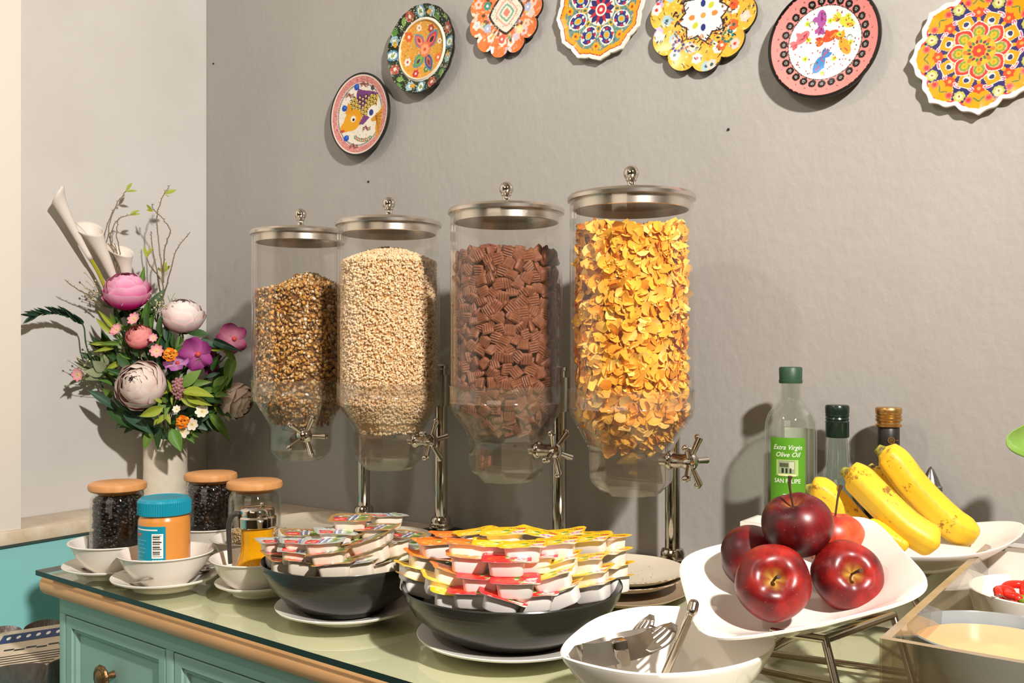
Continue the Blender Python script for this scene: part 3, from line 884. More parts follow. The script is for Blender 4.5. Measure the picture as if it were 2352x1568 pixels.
# speckled stoneware plates
def stone_shader():
    m = mat('speckled_stoneware', '#ddd2bd', .4, var='#d3c6ae', vscale=12)
    return m
M_stone = stone_shader(); M_rim = mat('brown_rim_glaze', '#6d4a2c', .4, var='#c9b496', vscale=160, vamt=.8)
def stone_plate(label, c, r, group=None, z=0.0):
    t = thing('stoneware_plate', label, 'plate', (c.x, c.y, z), 0, group)
    k = r / .09
    mb = MB(); mb.add(lathe([(0, .006), (.05 * k, .006), (.068 * k, .008), (.086 * k, .0135), (.0885 * k, .0142)], 72,)); mb.add(lathe([(.0885 * k, .0130), (.07 * k, .004), (.055 * k, 0), (0, 0)], 72)); obj('plate_body', mb, M_stone, t, recalc=False)
    mb = MB(); mb.add(lathe([(.0885 * k, .0142), (.0897 * k, .0140), (.09 * k, .0134), (.0885 * k, .0130)], 72)); obj('brown_rim', mb, M_rim, t)
    sp = MB()
    for i in range(26):
        a = RND.random() * 6.28; q = r * .72 * RND.random() ** .5; s_ = .0004 + .0006 * RND.random()
        sp.add(lathe([(0, .00035), (s_, .0002)], 6), T(q * math.cos(a), q * math.sin(a), .0061 if q < .05 * k else .0075))
    obj('speckles', sp, M_blackp, t)['kind'] = 'stuff'
    return t
stone_plate('cream speckled plate at the back, behind the left heap of portions', at_z(733, 1195, 1.80), .094, 'speckled plates at the back')
stone_plate('cream plate with dark rim, front of the chrome pole between the two heaps', at_z(884, 1221, 1.655), .082, 'speckled plates at the back')
pc = at_z(1424, 1372, 1.315)
mb = MB(); ol = lambda a: (.098 * math.copysign(abs(math.cos(a)) ** .75, math.cos(a)), .098 * math.copysign(abs(math.sin(a)) ** .75, math.sin(a)), 0)
mb.add(dish(ol, [(.6, .004), (.85, .006), (.99, .011), (1, .0105), (.86, .003), (.7, 0), (.5, 0)])); o = obj('tan_plate', mb, mat('tan_stoneware', '#a58f74', .3), loc=(pc.x, pc.y, 0)); tag(o, 'tan rounded-square plate at the bottom of the stack right of the heaps', 'plate')
t0 = stone_plate('cream plate in the stack right of the jam heap, lower one', pc, .088, None, .0125)
t1 = stone_plate('cream plate with brown broken rim, top of the stack right of the jam heap', pc + Vector((.002, .001, 0)), .090, None, .0215)

# black bowls with plates beneath
cb1 = at_z(790, 1290, 1.215); cb2 = at_z(1176, 1350, 1.087)
saucer('plate', 'wide white plate under the left black bowl', at_z(798, 1375, 1.205), .090, None, .017)
saucer('plate', 'wide white plate under the right black bowl', at_z(1176, 1440, 1.087), .1085, None, .017)
def blackbowl(label, c, r):
    k = r / .127
    pr = [(0, .008), (.05 * k, .009), (.09 * k, .024), (.115 * k, .045), (.1245 * k, .0635), (.1262 * k, .0650), (.127 * k, .0635), (.1235 * k, .053), (.113 * k, .035), (.095 * k, .019), (.076 * k, .008), (.066 * k, .0045), (.064 * k, 0), (.058 * k, 0), (.056 * k, .003), (0, .003)]
    mb = MB(); mb.add(lathe(pr, 96)); o = obj('black_bowl', mb, M_black, loc=(c.x, c.y, .0065)); tag(o, label, 'bowl')
blackbowl('black stoneware bowl heaped with brown and silver topped portions', cb1, .1045)
blackbowl('black stoneware bowl heaped with yellow, orange and red topped portions', cb2, .127)

# ------------------------------------------------------------------ portion packs
def pack_cup():
    def ring(sx, sy, z, rr_, n=5):
        out = []
        for cx, cy, a0 in ((sx - rr_, sy - rr_, 0), (-sx + rr_, sy - rr_, pi / 2), (-sx + rr_, -sy + rr_, pi), (sx - rr_, -sy + rr_, 3 * pi / 2)):
            for k in range(n): a = a0 + pi / 2 * k / (n - 1); out.append((cx + rr_ * math.cos(a), cy + rr_ * math.sin(a), z))
        return out
    rg = [ring(.0150, .0110, .0004, .004), ring(.0165, .0125, 0, .005), ring(.0178, .0138, .0015, .005), ring(.0200, .0160, .0145, .005), ring(.0240, .0200, .0148, .004), ring(.0240, .0200, .0156, .004)]
    n = 20; V = [p for r_ in rg for p in r_]; F = [tuple(range(n))[::-1]]
    for i in range(len(rg) - 1):
        for j in range(n): F.append((i * n + j, i * n + (j + 1) % n, (i + 1) * n + (j + 1) % n, (i + 1) * n + j))
    F.append(tuple((len(rg) - 1) * n + j for j in range(n)))
    return [(x, y, z * 1.16 - .0025) for x, y, z in V], F
CUP = pack_cup()
M_cup = mat('white_portion_cup', '#f6efe8', .35)
M_cupb = mat('cream_portion_cup', '#efe2cf', .35)
class Canvas:
    def __init__(s, N=256, bg='#ffffff', asp=1.0):
        g = (np.arange(N) + .5) / N * 2 - 1
        s.N = N; s.X, s.Y = np.meshgrid(g, g); s.I = np.zeros((N, N, 3)); s.I[:] = lin(bg)
        s.Rr = np.hypot(s.X, s.Y); s.A = np.arctan2(s.Y, s.X)
    def put(s, m, c): s.I[m] = lin(c) if isinstance(c, str) else c
    def ell(s, x, y, a, b=None, ang=0, c='#000000', r0=0):
        b = a if b is None else b
        dx, dy = s.X - x, s.Y - y; ca_, sa = math.cos(ang), math.sin(ang)
        q = ((dx * ca_ + dy * sa) / a) ** 2 + ((-dx * sa + dy * ca_) / b) ** 2
        s.put((q < 1) & (q >= r0 * r0), c)
    def petal(s, x, y, L, W, ang, c):
        dx, dy = s.X - x, s.Y - y; ca_, sa = math.cos(ang), math.sin(ang)
        u = (dx * ca_ + dy * sa) / L; v = (-dx * sa + dy * ca_) / W
        s.put((u > 0) & (u < 1) & (np.abs(v) < np.sin(pi * np.clip(u, 0, 1)) ** .8), c)
    def flower(s, x, y, r, n, c, cc=None, ang=0, w=.45):
        for k in range(n): s.petal(x, y, r, r * w, ang + 2 * pi * k / n, c)
        if cc: s.ell(x, y, r * .3, c=cc)
    def ring(s, r0, r1, c): s.put((s.Rr >= r0) & (s.Rr < r1), c)
    def poly(s, pts, c):
        m = np.zeros_like(s.X, bool); n = len(pts); j = n - 1
        for i in range(n):
            xi, yi = pts[i]; xj, yj = pts[j]
            with np.errstate(divide='ignore', invalid='ignore'):
                m ^= ((yi > s.Y) != (yj > s.Y)) & (s.X < (xj - xi) * (s.Y - yi) / (yj - yi + 1e-12) + xi)
            j = i
        s.put(m, c)
    def line(s, pts, w_, c):
        for (x0, y0), (x1, y1) in zip(pts, pts[1:]):
            dx, dy = x1 - x0, y1 - y0; L2 = dx * dx + dy * dy + 1e-12
            t_ = np.clip(((s.X - x0) * dx + (s.Y - y0) * dy) / L2, 0, 1)
            s.put(np.hypot(s.X - x0 - t_ * dx, s.Y - y0 - t_ * dy) < w_, c)
    def sample(s, x, y):
        i = np.clip(((np.asarray(y) + 1) / 2 * s.N).astype(int), 0, s.N - 1); j = np.clip(((np.asarray(x) + 1) / 2 * s.N).astype(int), 0, s.N - 1)
        return s.I[i, j]
def lid_canvas(kind, rs):
    C = Canvas(96)
    if kind in 'YOR':
        C.I[:] = lin({'Y': '#f5c316', 'O': '#f4822a', 'R': '#d42a32'}[kind])
        C.poly([(.3, -1), (1, -.75), (1, -1)], '#f3e6cf')
        C.poly([(.2, -.8), (.8, -.75), (.85, .1), (.45, -.1)], '#f5e8d6')
        C.poly([(.35, -.5), (.85, -.5), (.85, -.22), (.35, -.22)], '#c02040')
        C.line([(.42, -.36), (.52, -.30), (.6, -.40), (.7, -.32), (.78, -.38)], .03, '#ffffff')
        fc = {'Y': '#fbe67c', 'O': '#fbb04a', 'R': '#e8502c'}[kind]
        C.ell(-.35, -.35, .42, .38, .3, fc); C.ell(-.35, -.35, .3, .27, .3, {'Y': '#f3b70a', 'O': '#ee6a18', 'R': '#c31c22'}[kind])
        for k in range(9): C.line([(-.35, -.35), (-.35 + .33 * math.cos(k * .7), -.35 + .3 * math.sin(k * .7))], .018, fc)
        C.petal(-.1, -.1, .4, .12, .6, '#4f8a2c'); C.petal(.1, -.55, .3, .10, -.4, '#79a83a'); C.ell(.05, -.2, .08, .07, 0, '#f4f0d8')
        for k in range(5): C.line([(-.8, .35 + k * .11), (-.1 + .1 * (k % 2), .35 + k * .11)], .02, {'Y': '#c48e0a', 'O': '#c25a12', 'R': '#f0c8c0'}[kind])
        for k in range(7): C.line([(.15 + k * .09, .35), (.15 + k * .09 + .05, .8)], .018, '#8c7430')
        C.poly([(.55, .3), (.9, .3), (.9, .55), (.55, .55)], '#c02040')
    else:
        C.I[:] = lin('#b0823f' if kind == 'B' else '#a8aaa4')
        C.poly([(-.85, -.8), (.85, -.8), (.85, .8), (-.85, .8)], '#8f7a58' if kind == 'B' else '#b9bdb8')
        C.poly([(-.8, -.8), (-.2, -.8), (-.1, -.1), (-.75, .1)], '#d8322a'); C.line([(-.65, -.45), (-.3, -.4)], .06, '#f6e0d6')
        for k in range(5): C.line([(-.1 + .09 * k, -.8 + .05 * k), (.05 + .09 * k, .7)], .03, ['#2c5aa8', '#e8eef2', '#2e7ac0', '#46506e', '#dfe6ea'][k])
        for k in range(4): C.ell(.55 + .1 * (k % 2), -.55 + .34 * k, .2, .12, .5, ['#5f9a34', '#2f6a34', '#8bb43c', '#3c7d4a'][k])
        for k in range(14): C.ell(rs.uniform(-.8, .8), rs.uniform(-.1, .8), rs.uniform(.04, .1), None, 0, ['#6a4aa0', '#c03a4a', '#f2ead8', '#3a8a5a', '#20304a'][k % 5])
        C.line([(-.6, .4), (-.2, .5), (.0, .35)], .04, '#efe6d2')
    return C
LIDS = {}
def lid_mesh(kind, seed):
    rs = np.random.RandomState(seed); C = lid_canvas(kind, rs)
    nx, ny = 40, 32; V = []; Cc = []
    ph = rs.rand() * 6
    for j in range(ny + 1):
        for i in range(nx + 1):
            x = i / nx * 2 - 1; y = j / ny * 2 - 1
            X = x * .0265; Y = y * .0215
            k = max(abs(x), abs(y))
            # rounded corner
            rc = .006
            ax, ay = abs(X) - (.0265 - rc), abs(Y) - (.0215 - rc)
            if ax > 0 and ay > 0:
                d = math.hypot(ax, ay); m_ = max(ax, ay)
                if d > 1e-9: X = math.copysign(.0265 - rc + ax * m_ / d, X); Y = math.copysign(.0215 - rc + ay * m_ / d, Y)
            z = .0158 + (max(0, abs(x) - .84) ** 1.5) * .008 * math.sin(3 * y + ph) + (max(0, abs(y) - .86) ** 1.5) * .007 * math.sin(4 * x + ph * 2) + .0002 * math.sin(9 * x + ph) * math.cos(7 * y)
            V.append((X, Y, z)); 
            if k > .93 and kind != 'G': Cc.append(tuple(np.array(C.sample(x, y)) * .9))
            else: Cc.append(tuple(C.sample(x, y)))
    n = len(V); w_ = nx + 1
    F = [(j * w_ + i, j * w_ + i + 1, (j + 1) * w_ + i + 1, (j + 1) * w_ + i) for j in range(ny) for i in range(nx)]
    b = [(x, y, z - .00025) for x, y, z in V[:]]
    mb = MB(); mb.add((V, F), col=Cc); under = [lin('#e8dfcf') if kind in 'YOR' else lin('#c9bda5')] * n
    mb.add((b, [q[::-1] for q in F]), col=under)
    edge = [i for i in range(nx)] + [j * w_ + nx for j in range(ny)] + [ny * w_ + nx - i for i in range(nx)] + [(ny - j) * w_ for j in range(ny)]
    mb.f += [(edge[k], edge[k] + n, edge[(k + 1) % len(edge)] + n, edge[(k + 1) % len(edge)]) for k in range(len(edge))]; mb.m += [0] * len(edge)
    return mb
cup_me = {}
def make_pack(kind, seed):
    key = (kind, seed)
    if key not in LIDS:
        t = thing('portion_pack', 'x', 'food portion')
        c_ = MB(); c_.add(CUP); obj('cup', c_, M_cup if kind in 'YOR' else M_cupb, t, auto=50)
        obj('foil_lid', lid_mesh(kind, seed), M_foil, t, recalc=False)
        LIDS[key] = t
        return t
    return copy_tree(LIDS[key])
KN = {'Y': 'yellow-topped jam portion', 'O': 'orange-topped jam portion', 'R': 'red-topped jam portion', 'B': 'brown-edged chocolate spread portion', 'G': 'silver-topped spread portion'}
def heap(items, bowl_c, ZC, radii, side, group):
    rows = {}
    for it in items: rows.setdefault(it[0], []).append(it)
    words = ['lowest', 'second', 'third', 'fourth', 'fifth', 'topmost']
    ordn = ['leftmost', 'second from left', 'third from left', 'fourth from left', 'fifth from left', 'sixth from left', 'seventh from left', 'eighth from left', 'ninth from left', 'tenth from left', 'eleventh from left']
    top = max(rows)
    u0 = (bowl_c - Vector((0, -DW, 0))).dot(RIGHT)
    for r_, its in rows.items():
        its.sort(key=lambda q: q[2])
        for n, (row, kind, px, py, roll, yw, dep) in enumerate(its):
            Rl = radii[row]
            Z = ZC - Rl * .9
            for _ in range(4):
                lat = (px - 1176) / FPX * Z - u0
                Z = ZC - math.sqrt(max(Rl * Rl - lat * lat, 0)) + dep
            p = Rz_(px, py, Z)
            pk = make_pack(kind, (n * 3 + row) % 3)
            pk.name = 'portion_pack'
            pk['group'] = group
            rname = 'topmost row' if row == top else words[row] + ' row up' if row else 'lowest row'
            pk['label'] = '%s, %s in the %s of the %s heap' % (KN[kind], ordn[min(n, 10)], rname, side)
            fwd = Vector((lat, -(ZC - Z), 0))
            yaw_ = TH + math.radians(yw)
            pk.rotation_euler = (Euler((math.radians(NPR.uniform(-5, 7)), math.radians(roll), 0)).to_matrix().to_4x4()).to_euler()
            M = Rm(yaw_, 'Z') @ Rm(math.radians(NPR.uniform(-3, 3)), 'X') @ Rm(math.radians(roll), 'Y')
            q = Rm(TH, 'Z') @ Vector((-.004 * math.sin(math.radians(yw)), .019, -.0080))        # the given pixel is the middle of the cup's front
            M.translation = p + q
            pk.matrix_world = M
b2 = [  # row, kind, px, py, roll, yaw, depth
    (0, 'Y', 955, 1354, 20, 25, 0), (0, 'Y', 1010, 1355, 18, 10, 0), (0, 'Y', 1034, 1383, 12, 5, -.004), (0, 'R', 1084, 1379, 2, -5, 0), (0, 'R', 1145, 1390, 18, 0, -.004), (0, 'R', 1227, 1386, -3, 3, 0),
    (0, 'Y', 1296, 1379, -25, -15, 0), (0, 'Y', 1362, 1367, -15, -25, 0), (0, 'Y', 1404, 1352, -15, -45, .01),
    (1, 'Y', 954, 1325, 15, 25, 0), (1, 'O', 1033, 1334, 18, 12, 0), (1, 'R', 1103, 1346, 3, 0, 0), (1, 'R', 1184, 1355, 0, -2, -.012), (1, 'Y', 1276, 1340, -18, -12, -.005), (1, 'Y', 1359, 1334, -12, -22, 0), (1, 'Y', 1401, 1322, -10, -40, .012),
    (2, 'O', 976, 1297, 12, 20, 0), (2, 'O', 1075, 1299, 6, 5, 0), (2, 'R', 1164, 1304, 0, -2, -.005), (2, 'R', 1228, 1299, -2, -5, .012), (2, 'Y', 1290, 1308, -17, -12, 0), (2, 'Y', 1344, 1304, -8, -18, 0), (2, 'Y', 1396, 1289, -9, -38, .006),
    (3, 'O', 1003, 1264, 2, 22, 0), (3, 'O', 1068, 1269, 7, 6, -.004), (3, 'Y', 1137, 1270, 3, 0, .014), (3, 'Y', 1202, 1274, -2, -4, -.004), (3, 'Y', 1281, 1266, -6, -12, 0), (3, 'Y', 1356, 1257, -8, -20, 0), (3, 'Y', 1394, 1256, -8, -40, .02),
    (4, 'O', 1040, 1247, 3, 20, .03), (4, 'Y', 1100, 1241, -6, 15, .03), (4, 'Y', 1160, 1242, -3, -6, 0), (4, 'Y', 1225, 1243, 8, -20, .03), (4, 'Y', 1300, 1244, -9, -10, .04), (4, 'Y', 1350, 1247, -6, -30, .05)]
heap(b2, cb2, 1.087, [.106, .100, .092, .082, .045], 'right', 'jam portions in the right black bowl')
b1 = [(0, 'B', 651, 1309, 12, 20, 0), (0, 'B', 690, 1306, 10, 8, .004), (0, 'B', 766, 1311, -6, 0, 0), (0, 'G', 822, 1312, -12, -8, 0), (0, 'B', 872, 1316, -20, -15, -.003), (0, 'B', 912, 1308, -12, -35, 0),
      (1, 'B', 641, 1290, 5, 25, 0), (1, 'G', 677, 1283, 8, 10, -.004), (1, 'B', 752, 1287, -8, -3, -.006), (1, 'B', 820, 1293, -10, -3, .015), (1, 'B', 853, 1281, -20, -12, 0), (1, 'B', 894, 1297, -13, -25, .01),
      (2, 'G', 632, 1260, 2, 30, -.004), (2, 'G', 684, 1263, 4, 14, 0), (2, 'G', 738, 1261, -3, 0, -.004), (2, 'B', 790, 1264, -4, 0, .02), (2, 'B', 845, 1257, -18, -12, -.003), (2, 'G', 893, 1268, -14, -28, 0), (2, 'G', 938, 1282, -6, -30, .03), (2, 'G', 940, 1258, 3, -40, .05),
      (3, 'B', 686, 1243, 5, 20, .01), (3, 'G', 764, 1240, 5, 15, .01), (3, 'B', 790, 1238, 3, -12, .03), (3, 'B', 863, 1230, -3, -6, .01), (3, 'B', 925, 1246, 4, -10, .05),
      (4, 'B', 800, 1208, 0, 3, 0), (4, 'B', 832, 1214, 12, -25, .04), (4, 'G', 884, 1201, 4, 30, .02)]
heap(b1, cb1, 1.215, [.086, .080, .074, .062, .030], 'left', 'spread portions in the left black bowl')
# ------------------------------------------------------------------ tilted square bowl on wire stand, apples
def camM(lat, dep, z, rz, rx, ry):
    Rl = Rm(rx, 'X') @ Rm(ry, 'Y') @ Rm(rz, 'Z')
    M = Rm(TH, 'Z') @ Rl
    M.translation = unproj(lat, dep, z); return M
S_ = .92 / .9
MB_ = camM(.267 * S_, .92, .34 - (.34 - .128) * S_, -.061, .158, -.261)
hs = .202 * S_ / 2
def sq_out(a, e=5.0):
    c_, s_ = math.cos(a), math.sin(a)
    k = (abs(c_) ** e + abs(s_) ** e) ** (-1 / e)
    x, y = c_ * k, s_ * k
    sag = -.004 * (1 - min(1, abs(x * y)) ** 1.0)
    return x * hs * 1.03, y * hs * 1.03, sag
def round_mix(i_prof):
    def fn(i, a):
        s, z = i_prof[i]; x, y, dz = sq_out(a)
        rr_ = math.hypot(x, y); cx, cy = hs * math.cos(a), hs * math.sin(a)
        k = max(0, min(1, (s - .45) / .5))
        X = (cx * (1 - k) + x * k) * s; Y = (cy * (1 - k) + y * k) * s
        return (X, Y, z + dz * s ** 3)
    return fn
pr = [(.05, -.036), (.35, -.0355), (.55, -.031), (.72, -.020), (.86, -.008), (.985, .001), (1.0, .0005), (1.0, -.0015), (.97, -.0035), (.86, -.0125), (.70, -.026), (.54, -.038), (.45, -.0415), (.3, -.0415), (.05, -.0415)]
v_, f_ = rings(round_mix(pr), 128, len(pr)); n_ = 128
f_ += [tuple(range(n_)), tuple((len(pr) - 1) * n_ + j for j in range(n_))]
mb = MB(); mb.add((v_, f_)); o = obj('square_fruit_bowl', mb, M_ceramw); o.matrix_world = MB_
tag(o, 'white square glazed bowl holding red apples, tilted on a wire stand', 'bowl')

M_wire = mat('stand_steel', '#b5aa9a', 0.2, 1.0)
def rod(parent, pts, r=.0032, name='rod', k=1):
    mb = MB(); mb.add(sweep([Vector(p) for p in pts] if k == 1 else cr(pts, k), r, 12))
    for p in (pts[0], pts[-1]): mb.add(ball(r * 1.02, 10, 6, tuple(p)))
    return obj(name, mb, M_wire, parent)
st = thing('wire_stand', 'brushed steel wire stand carrying the square bowl of apples', 'stand', unproj(.27, .9, 0))
o0 = st.location
def L(p): return Vector(p) - o0
rr = .0038
nB = Rz_(1712, 1535, .998); nB.z = rr
nL = Rz_(1500, 1625, .90); nL.z = rr
nR = G(2110, 1612, rr)
nF = G(1950, 1690, rr)
pL = Rz_(1590, 1402, .855)
tB = Rz_(1724, 1455, .985)
tF = Rz_(1895, 1468, .85)
tR = Rz_(2052, 1412, .935)
tL = pL
for a_, b_, nm in ((nB, nL, 'base_rod'), (nL, nF, 'base_rod'), (nF, nR, 'base_rod'), (nR, nB, 'base_rod'), (nB, tB, 'leg'), (nL, pL, 'leg'), (nF, tF, 'leg'), (nR, tR, 'leg'),
                 (Rz_(1775, 1450, .875), tF, 'top_rod'), (tF, tR, 'top_rod'), (tR, tB, 'top_rod')):
    rod(st, [L(a_), L(b_)], rr, nm)
rod(st, [L(pL), L(Rz_(1593, 1388, .858))], rr * 1.3, 'hook')

def apple_shader(name, c0, c1, c2):
    m = bpy.data.materials.new(name); m.use_nodes = True; nt = m.node_tree; b = nt.nodes['Principled BSDF']
    b.inputs['Roughness'].default_value = .36; b.inputs['Specular IOR Level'].default_value = .5
    tc = nn(nt, 'ShaderNodeTexCoord')
    mp = nn(nt, 'ShaderNodeMapping'); mp.inputs['Scale'].default_value = (1, 1, .22); nt.links.new(tc.outputs['Object'], mp.inputs[0])
    n1 = nn(nt, 'ShaderNodeTexNoise', Scale=130.0, Detail=6.0); nt.links.new(mp.outputs[0], n1.inputs['Vector'])
    n2 = nn(nt, 'ShaderNodeTexNoise', Scale=24.0, Detail=3.0); nt.links.new(tc.outputs['Object'], n2.inputs['Vector'])
    r2 = nn(nt, 'ShaderNodeValToRGB'); e = r2.color_ramp.elements; e[0].position = .38; e[0].color = (*lin(c0), 1); e[1].position = .62; e[1].color = (*lin(c1), 1); nt.links.new(n2.outputs['Fac'], r2.inputs[0])
    r1 = nn(nt, 'ShaderNodeValToRGB'); e = r1.color_ramp.elements; e[0].position = .35; e[0].color = (.55, .5, .5, 1); e[1].position = .7; e[1].color = (1.25, 1.2, 1.1, 1); nt.links.new(n1.outputs['Fac'], r1.inputs[0])
    mx = nn(nt, 'ShaderNodeMix', data_type='RGBA', blend_type='MULTIPLY'); mx.inputs[0].default_value = .7; nt.links.new(r2.outputs[0], mx.inputs[6]); nt.links.new(r1.outputs[0], mx.inputs[7])
    at = nn(nt, 'ShaderNodeAttribute', attribute_name='Col')      # stem cavity russet
    mx2 = nn(nt, 'ShaderNodeMix', data_type='RGBA'); nt.links.new(at.outputs['Fac'], mx2.inputs[0]); nt.links.new(mx.outputs[2], mx2.inputs[6]); mx2.inputs[7].default_value = (*lin(c2), 1)
    # lenticels
    vo = nn(nt, 'ShaderNodeTexVoronoi', Scale=190.0); nt.links.new(tc.outputs['Object'], vo.inputs['Vector'])
    r3 = nn(nt, 'ShaderNodeValToRGB'); e = r3.color_ramp.elements; e[0].position = .05; e[0].color = (.35, .35, .35, 1); e[1].position = .12; e[1].color = (0, 0, 0, 1); nt.links.new(vo.outputs['Distance'], r3.inputs[0])
    mx3 = nn(nt, 'ShaderNodeMix', data_type='RGBA'); nt.links.new(r3.outputs[0], mx3.inputs[0]); nt.links.new(mx2.outputs[2], mx3.inputs[6]); mx3.inputs[7].default_value = (*lin('#d9755a'), 1)
    nt.links.new(mx3.outputs[2], b.inputs['Base Color'])
    return m
M_ap = [apple_shader('dark_red_apple', '#38070d', '#741418', '#a0602c'), apple_shader('red_apple', '#620c12', '#a02119', '#b08a35'), apple_shader('scarlet_apple', '#a8241c', '#d8522c', '#c89040')]
def apple(label, p, r, stemdir, mi, seed, squash=.93, stem_len=.016):
    M = frame(p, stemdir, RIGHT); q = M.to_quaternion()
    t = thing('apple', label, 'apple', p, rot=q.to_euler())
    t['group'] = 'red apples in the square bowl'
    prf = []
    nP = 30
    cols = []
    for i in range(nP + 1):
        th = pi * i / nP        # 0 bottom .. pi top
        rad = math.sin(th); z = -math.cos(th)
        rr_ = rad * (1 + .06 * z)
        dip = .36 * math.exp(-(rad / .33) ** 2) * (1 if z > 0 else 0) + .28 * math.exp(-(rad / .28) ** 2) * (1 if z < 0 else 0)
        z2 = z * squash - dip * (1 if z > 0 else -1)
        prf.append((r * rr_, r * z2))
    sh = lambda a, rr_, z: 1 + .020 * math.cos(5 * a + seed) * (.7 + .3 * max(0, -z / r)) + .02 * math.cos(2 * a + seed * 2)
    v, f = lathe(prf, 48, shape=sh)
    v = [(x, y, z + (r * .022 * math.cos(5 * math.atan2(y, x) + seed + .8) * math.exp(-((math.hypot(x, y) / r - .45) / .22) ** 2) if z > 0 else 0)) for x, y, z in v]
    cl = []
    for x, y, z in v:
        d = math.hypot(x, y) / r
        k = max(0, 1 - d / .34) * (1 if z > 0 else 0) * (1 + .5 * math.sin(5 * math.atan2(y, x) + seed))
        k = min(1, max(0, k)); cl.append((k, k, k))
    mb = MB(); mb.add((v, f), col=cl); obj('skin', mb, M_ap[mi], t, auto=180)
    mb = MB(); z0 = r * .50
    mb.add(sweep(cr([(0, 0, z0), (.0004, 0, z0 + .35 * stem_len), (.0015, .0008, z0 + .75 * stem_len), (.0038, .001, z0 + stem_len)], 5), lambda s: .0011 + .0012 * s ** 4, 8)); obj('stem', mb, mat('apple_stem', '#4a3220', .7) if 'apple_stem' not in bpy.data.materials else bpy.data.materials['apple_stem'], t)
    return t
toC = -VIEW
apple('dark red apple on top of the pile, stem leaning left', Rz_(1831, 1206, .925), .0342, UP * 1 + toC * .22 - RIGHT * .28, 0, 1, stem_len=.034)
apple('red apple at the front left of the square bowl, stem facing the viewer', Rz_(1775, 1338, .885), .0353, UP * .40 + toC * 1.0 - RIGHT * .22, 1, 2, stem_len=.014)
apple('red apple at the front right of the square bowl', Rz_(1945, 1322, .905), .0335, UP * .34 + toC * 1.0 - RIGHT * .10, 1, 4, stem_len=.022)
apple('dark red apple at the back left of the square bowl', Rz_(1728, 1279, .968), .0335, -UP * .2 - RIGHT * .75 - toC * .6, 0, 6)
apple('bright scarlet apple at the back right with an upright stem', Rz_(1913, 1236, .99), .0322, UP * 1 + RIGHT * .1, 2, 3, stem_len=.040)

# ------------------------------------------------------------------ bananas
bc = Rz_(2085, 1235, 1.13)
def ban_out(a):
    c_, s_ = math.cos(a), math.sin(a)
    x = .140 * math.copysign(abs(c_) ** .95, c_); y = .085 * math.copysign(abs(s_) ** 1.05, s_)
    return x, y, .022 * abs(c_) ** 2.4
pr = [(.1, -.028), (.4, -.027), (.65, -.020), (.85, -.008), (.985, .0), (1, -.0005), (.99, -.003), (.86, -.012), (.66, -.026), (.4, -.033), (.1, -.034)]
mb = MB(); mb.add(dish(ban_out, pr, 96)); o = obj('oval_banana_dish', mb, M_ceramw)
mp_ = Rz_(2060, 1238, 1.115)
M = Rm(TH - .10, 'Z') @ Rm(.02, 'X') @ Rm(-.0, 'Y'); M.translation = mp_; o.matrix_world = M
tag(o, 'white oval dish with pointed end holding the bananas', 'dish')
st2 = thing('wire_stand', 'wire stand under the oval banana dish, partly behind the clear box', 'stand', (mp_.x, mp_.y, 0))
o2 = st2.location
def L2(p): return Vector(p) - o2
e1 = Rz_(2205, 1285, 1.13); e0 = Rz_(2105, 1375, 1.03)
q0 = Rz_(2185, 1285, 1.14); 
feet = [G(1757, 1498, .0033), G(2190, 1560, .0033), G(2260, 1440, .0033), G(1900, 1420, .0033)]
tops = [Rz_(1800, 1440, 1.06), Rz_(2110, 1370, 1.05), Rz_(2198, 1278, 1.16), Rz_(1960, 1300, 1.2)]
tops = [Rz_(1960, 1330, 1.07), Rz_(2085, 1345, 1.06), Rz_(2195, 1275, 1.15), Rz_(1980, 1270, 1.2)]
for k in range(4):
    rod(st2, [L2(feet[k]), L2(feet[(k + 1) % 4])], rr, 'base_rod'); rod(st2, [L2(tops[k]), L2(tops[(k + 1) % 4])], rr, 'top_rod'); rod(st2, [L2(feet[k]), L2(tops[k])], rr, 'leg')

def banana_shader():
    m = mat('banana_skin', '#efc636', .42, var='#e6b228', vscale=18, vamt=.2, attr=False, spec=.4)
    nt = m.node_tree; b = nt.nodes['Principled BSDF']; old = b.inputs['Base Color'].links[0].from_socket
    tc = nn(nt, 'ShaderNodeTexCoord')
    a = nn(nt, 'ShaderNodeAttribute', attribute_name='Col')
    vo = nn(nt, 'ShaderNodeTexNoise', Scale=120.0, Detail=4.0, Roughness=.7); nt.links.new(tc.outputs['Object'], vo.inputs['Vector'])
    n2 = nn(nt, 'ShaderNodeTexNoise', Scale=22.0, Detail=2.0); nt.links.new(tc.outputs['Object'], n2.inputs['Vector'])
    mu = nn(nt, 'ShaderNodeMath', operation='MULTIPLY'); nt.links.new(vo.outputs['Fac'], mu.inputs[0]); nt.links.new(n2.outputs['Fac'], mu.inputs[1])
    rp = nn(nt, 'ShaderNodeValToRGB'); e = rp.color_ramp.elements; e[0].position = .315; e[0].color = (0, 0, 0, 1); e[1].position = .365; e[1].color = (.85, .85, .85, 1); nt.links.new(mu.outputs[0], rp.inputs[0])
    mx = nn(nt, 'ShaderNodeMix', data_type='RGBA'); nt.links.new(rp.outputs[0], mx.inputs[0]); nt.links.new(old, mx.inputs[6]); mx.inputs[7].default_value = (*lin('#7a4a1c'), 1)
    mx2 = nn(nt, 'ShaderNodeMix', data_type='RGBA', blend_type='MULTIPLY'); mx2.inputs[0].default_value = 1; nt.links.new(mx.outputs[2], mx2.inputs[6]); nt.links.new(a.outputs['Color'], mx2.inputs[7])
    nt.links.new(mx2.outputs[2], b.inputs['Base Color'])
    return m
M_ban = banana_shader(); M_bst = mat('banana_stalk', '#a8a23a', .5, var='#5a4a26', vscale=120, vamt=.7)
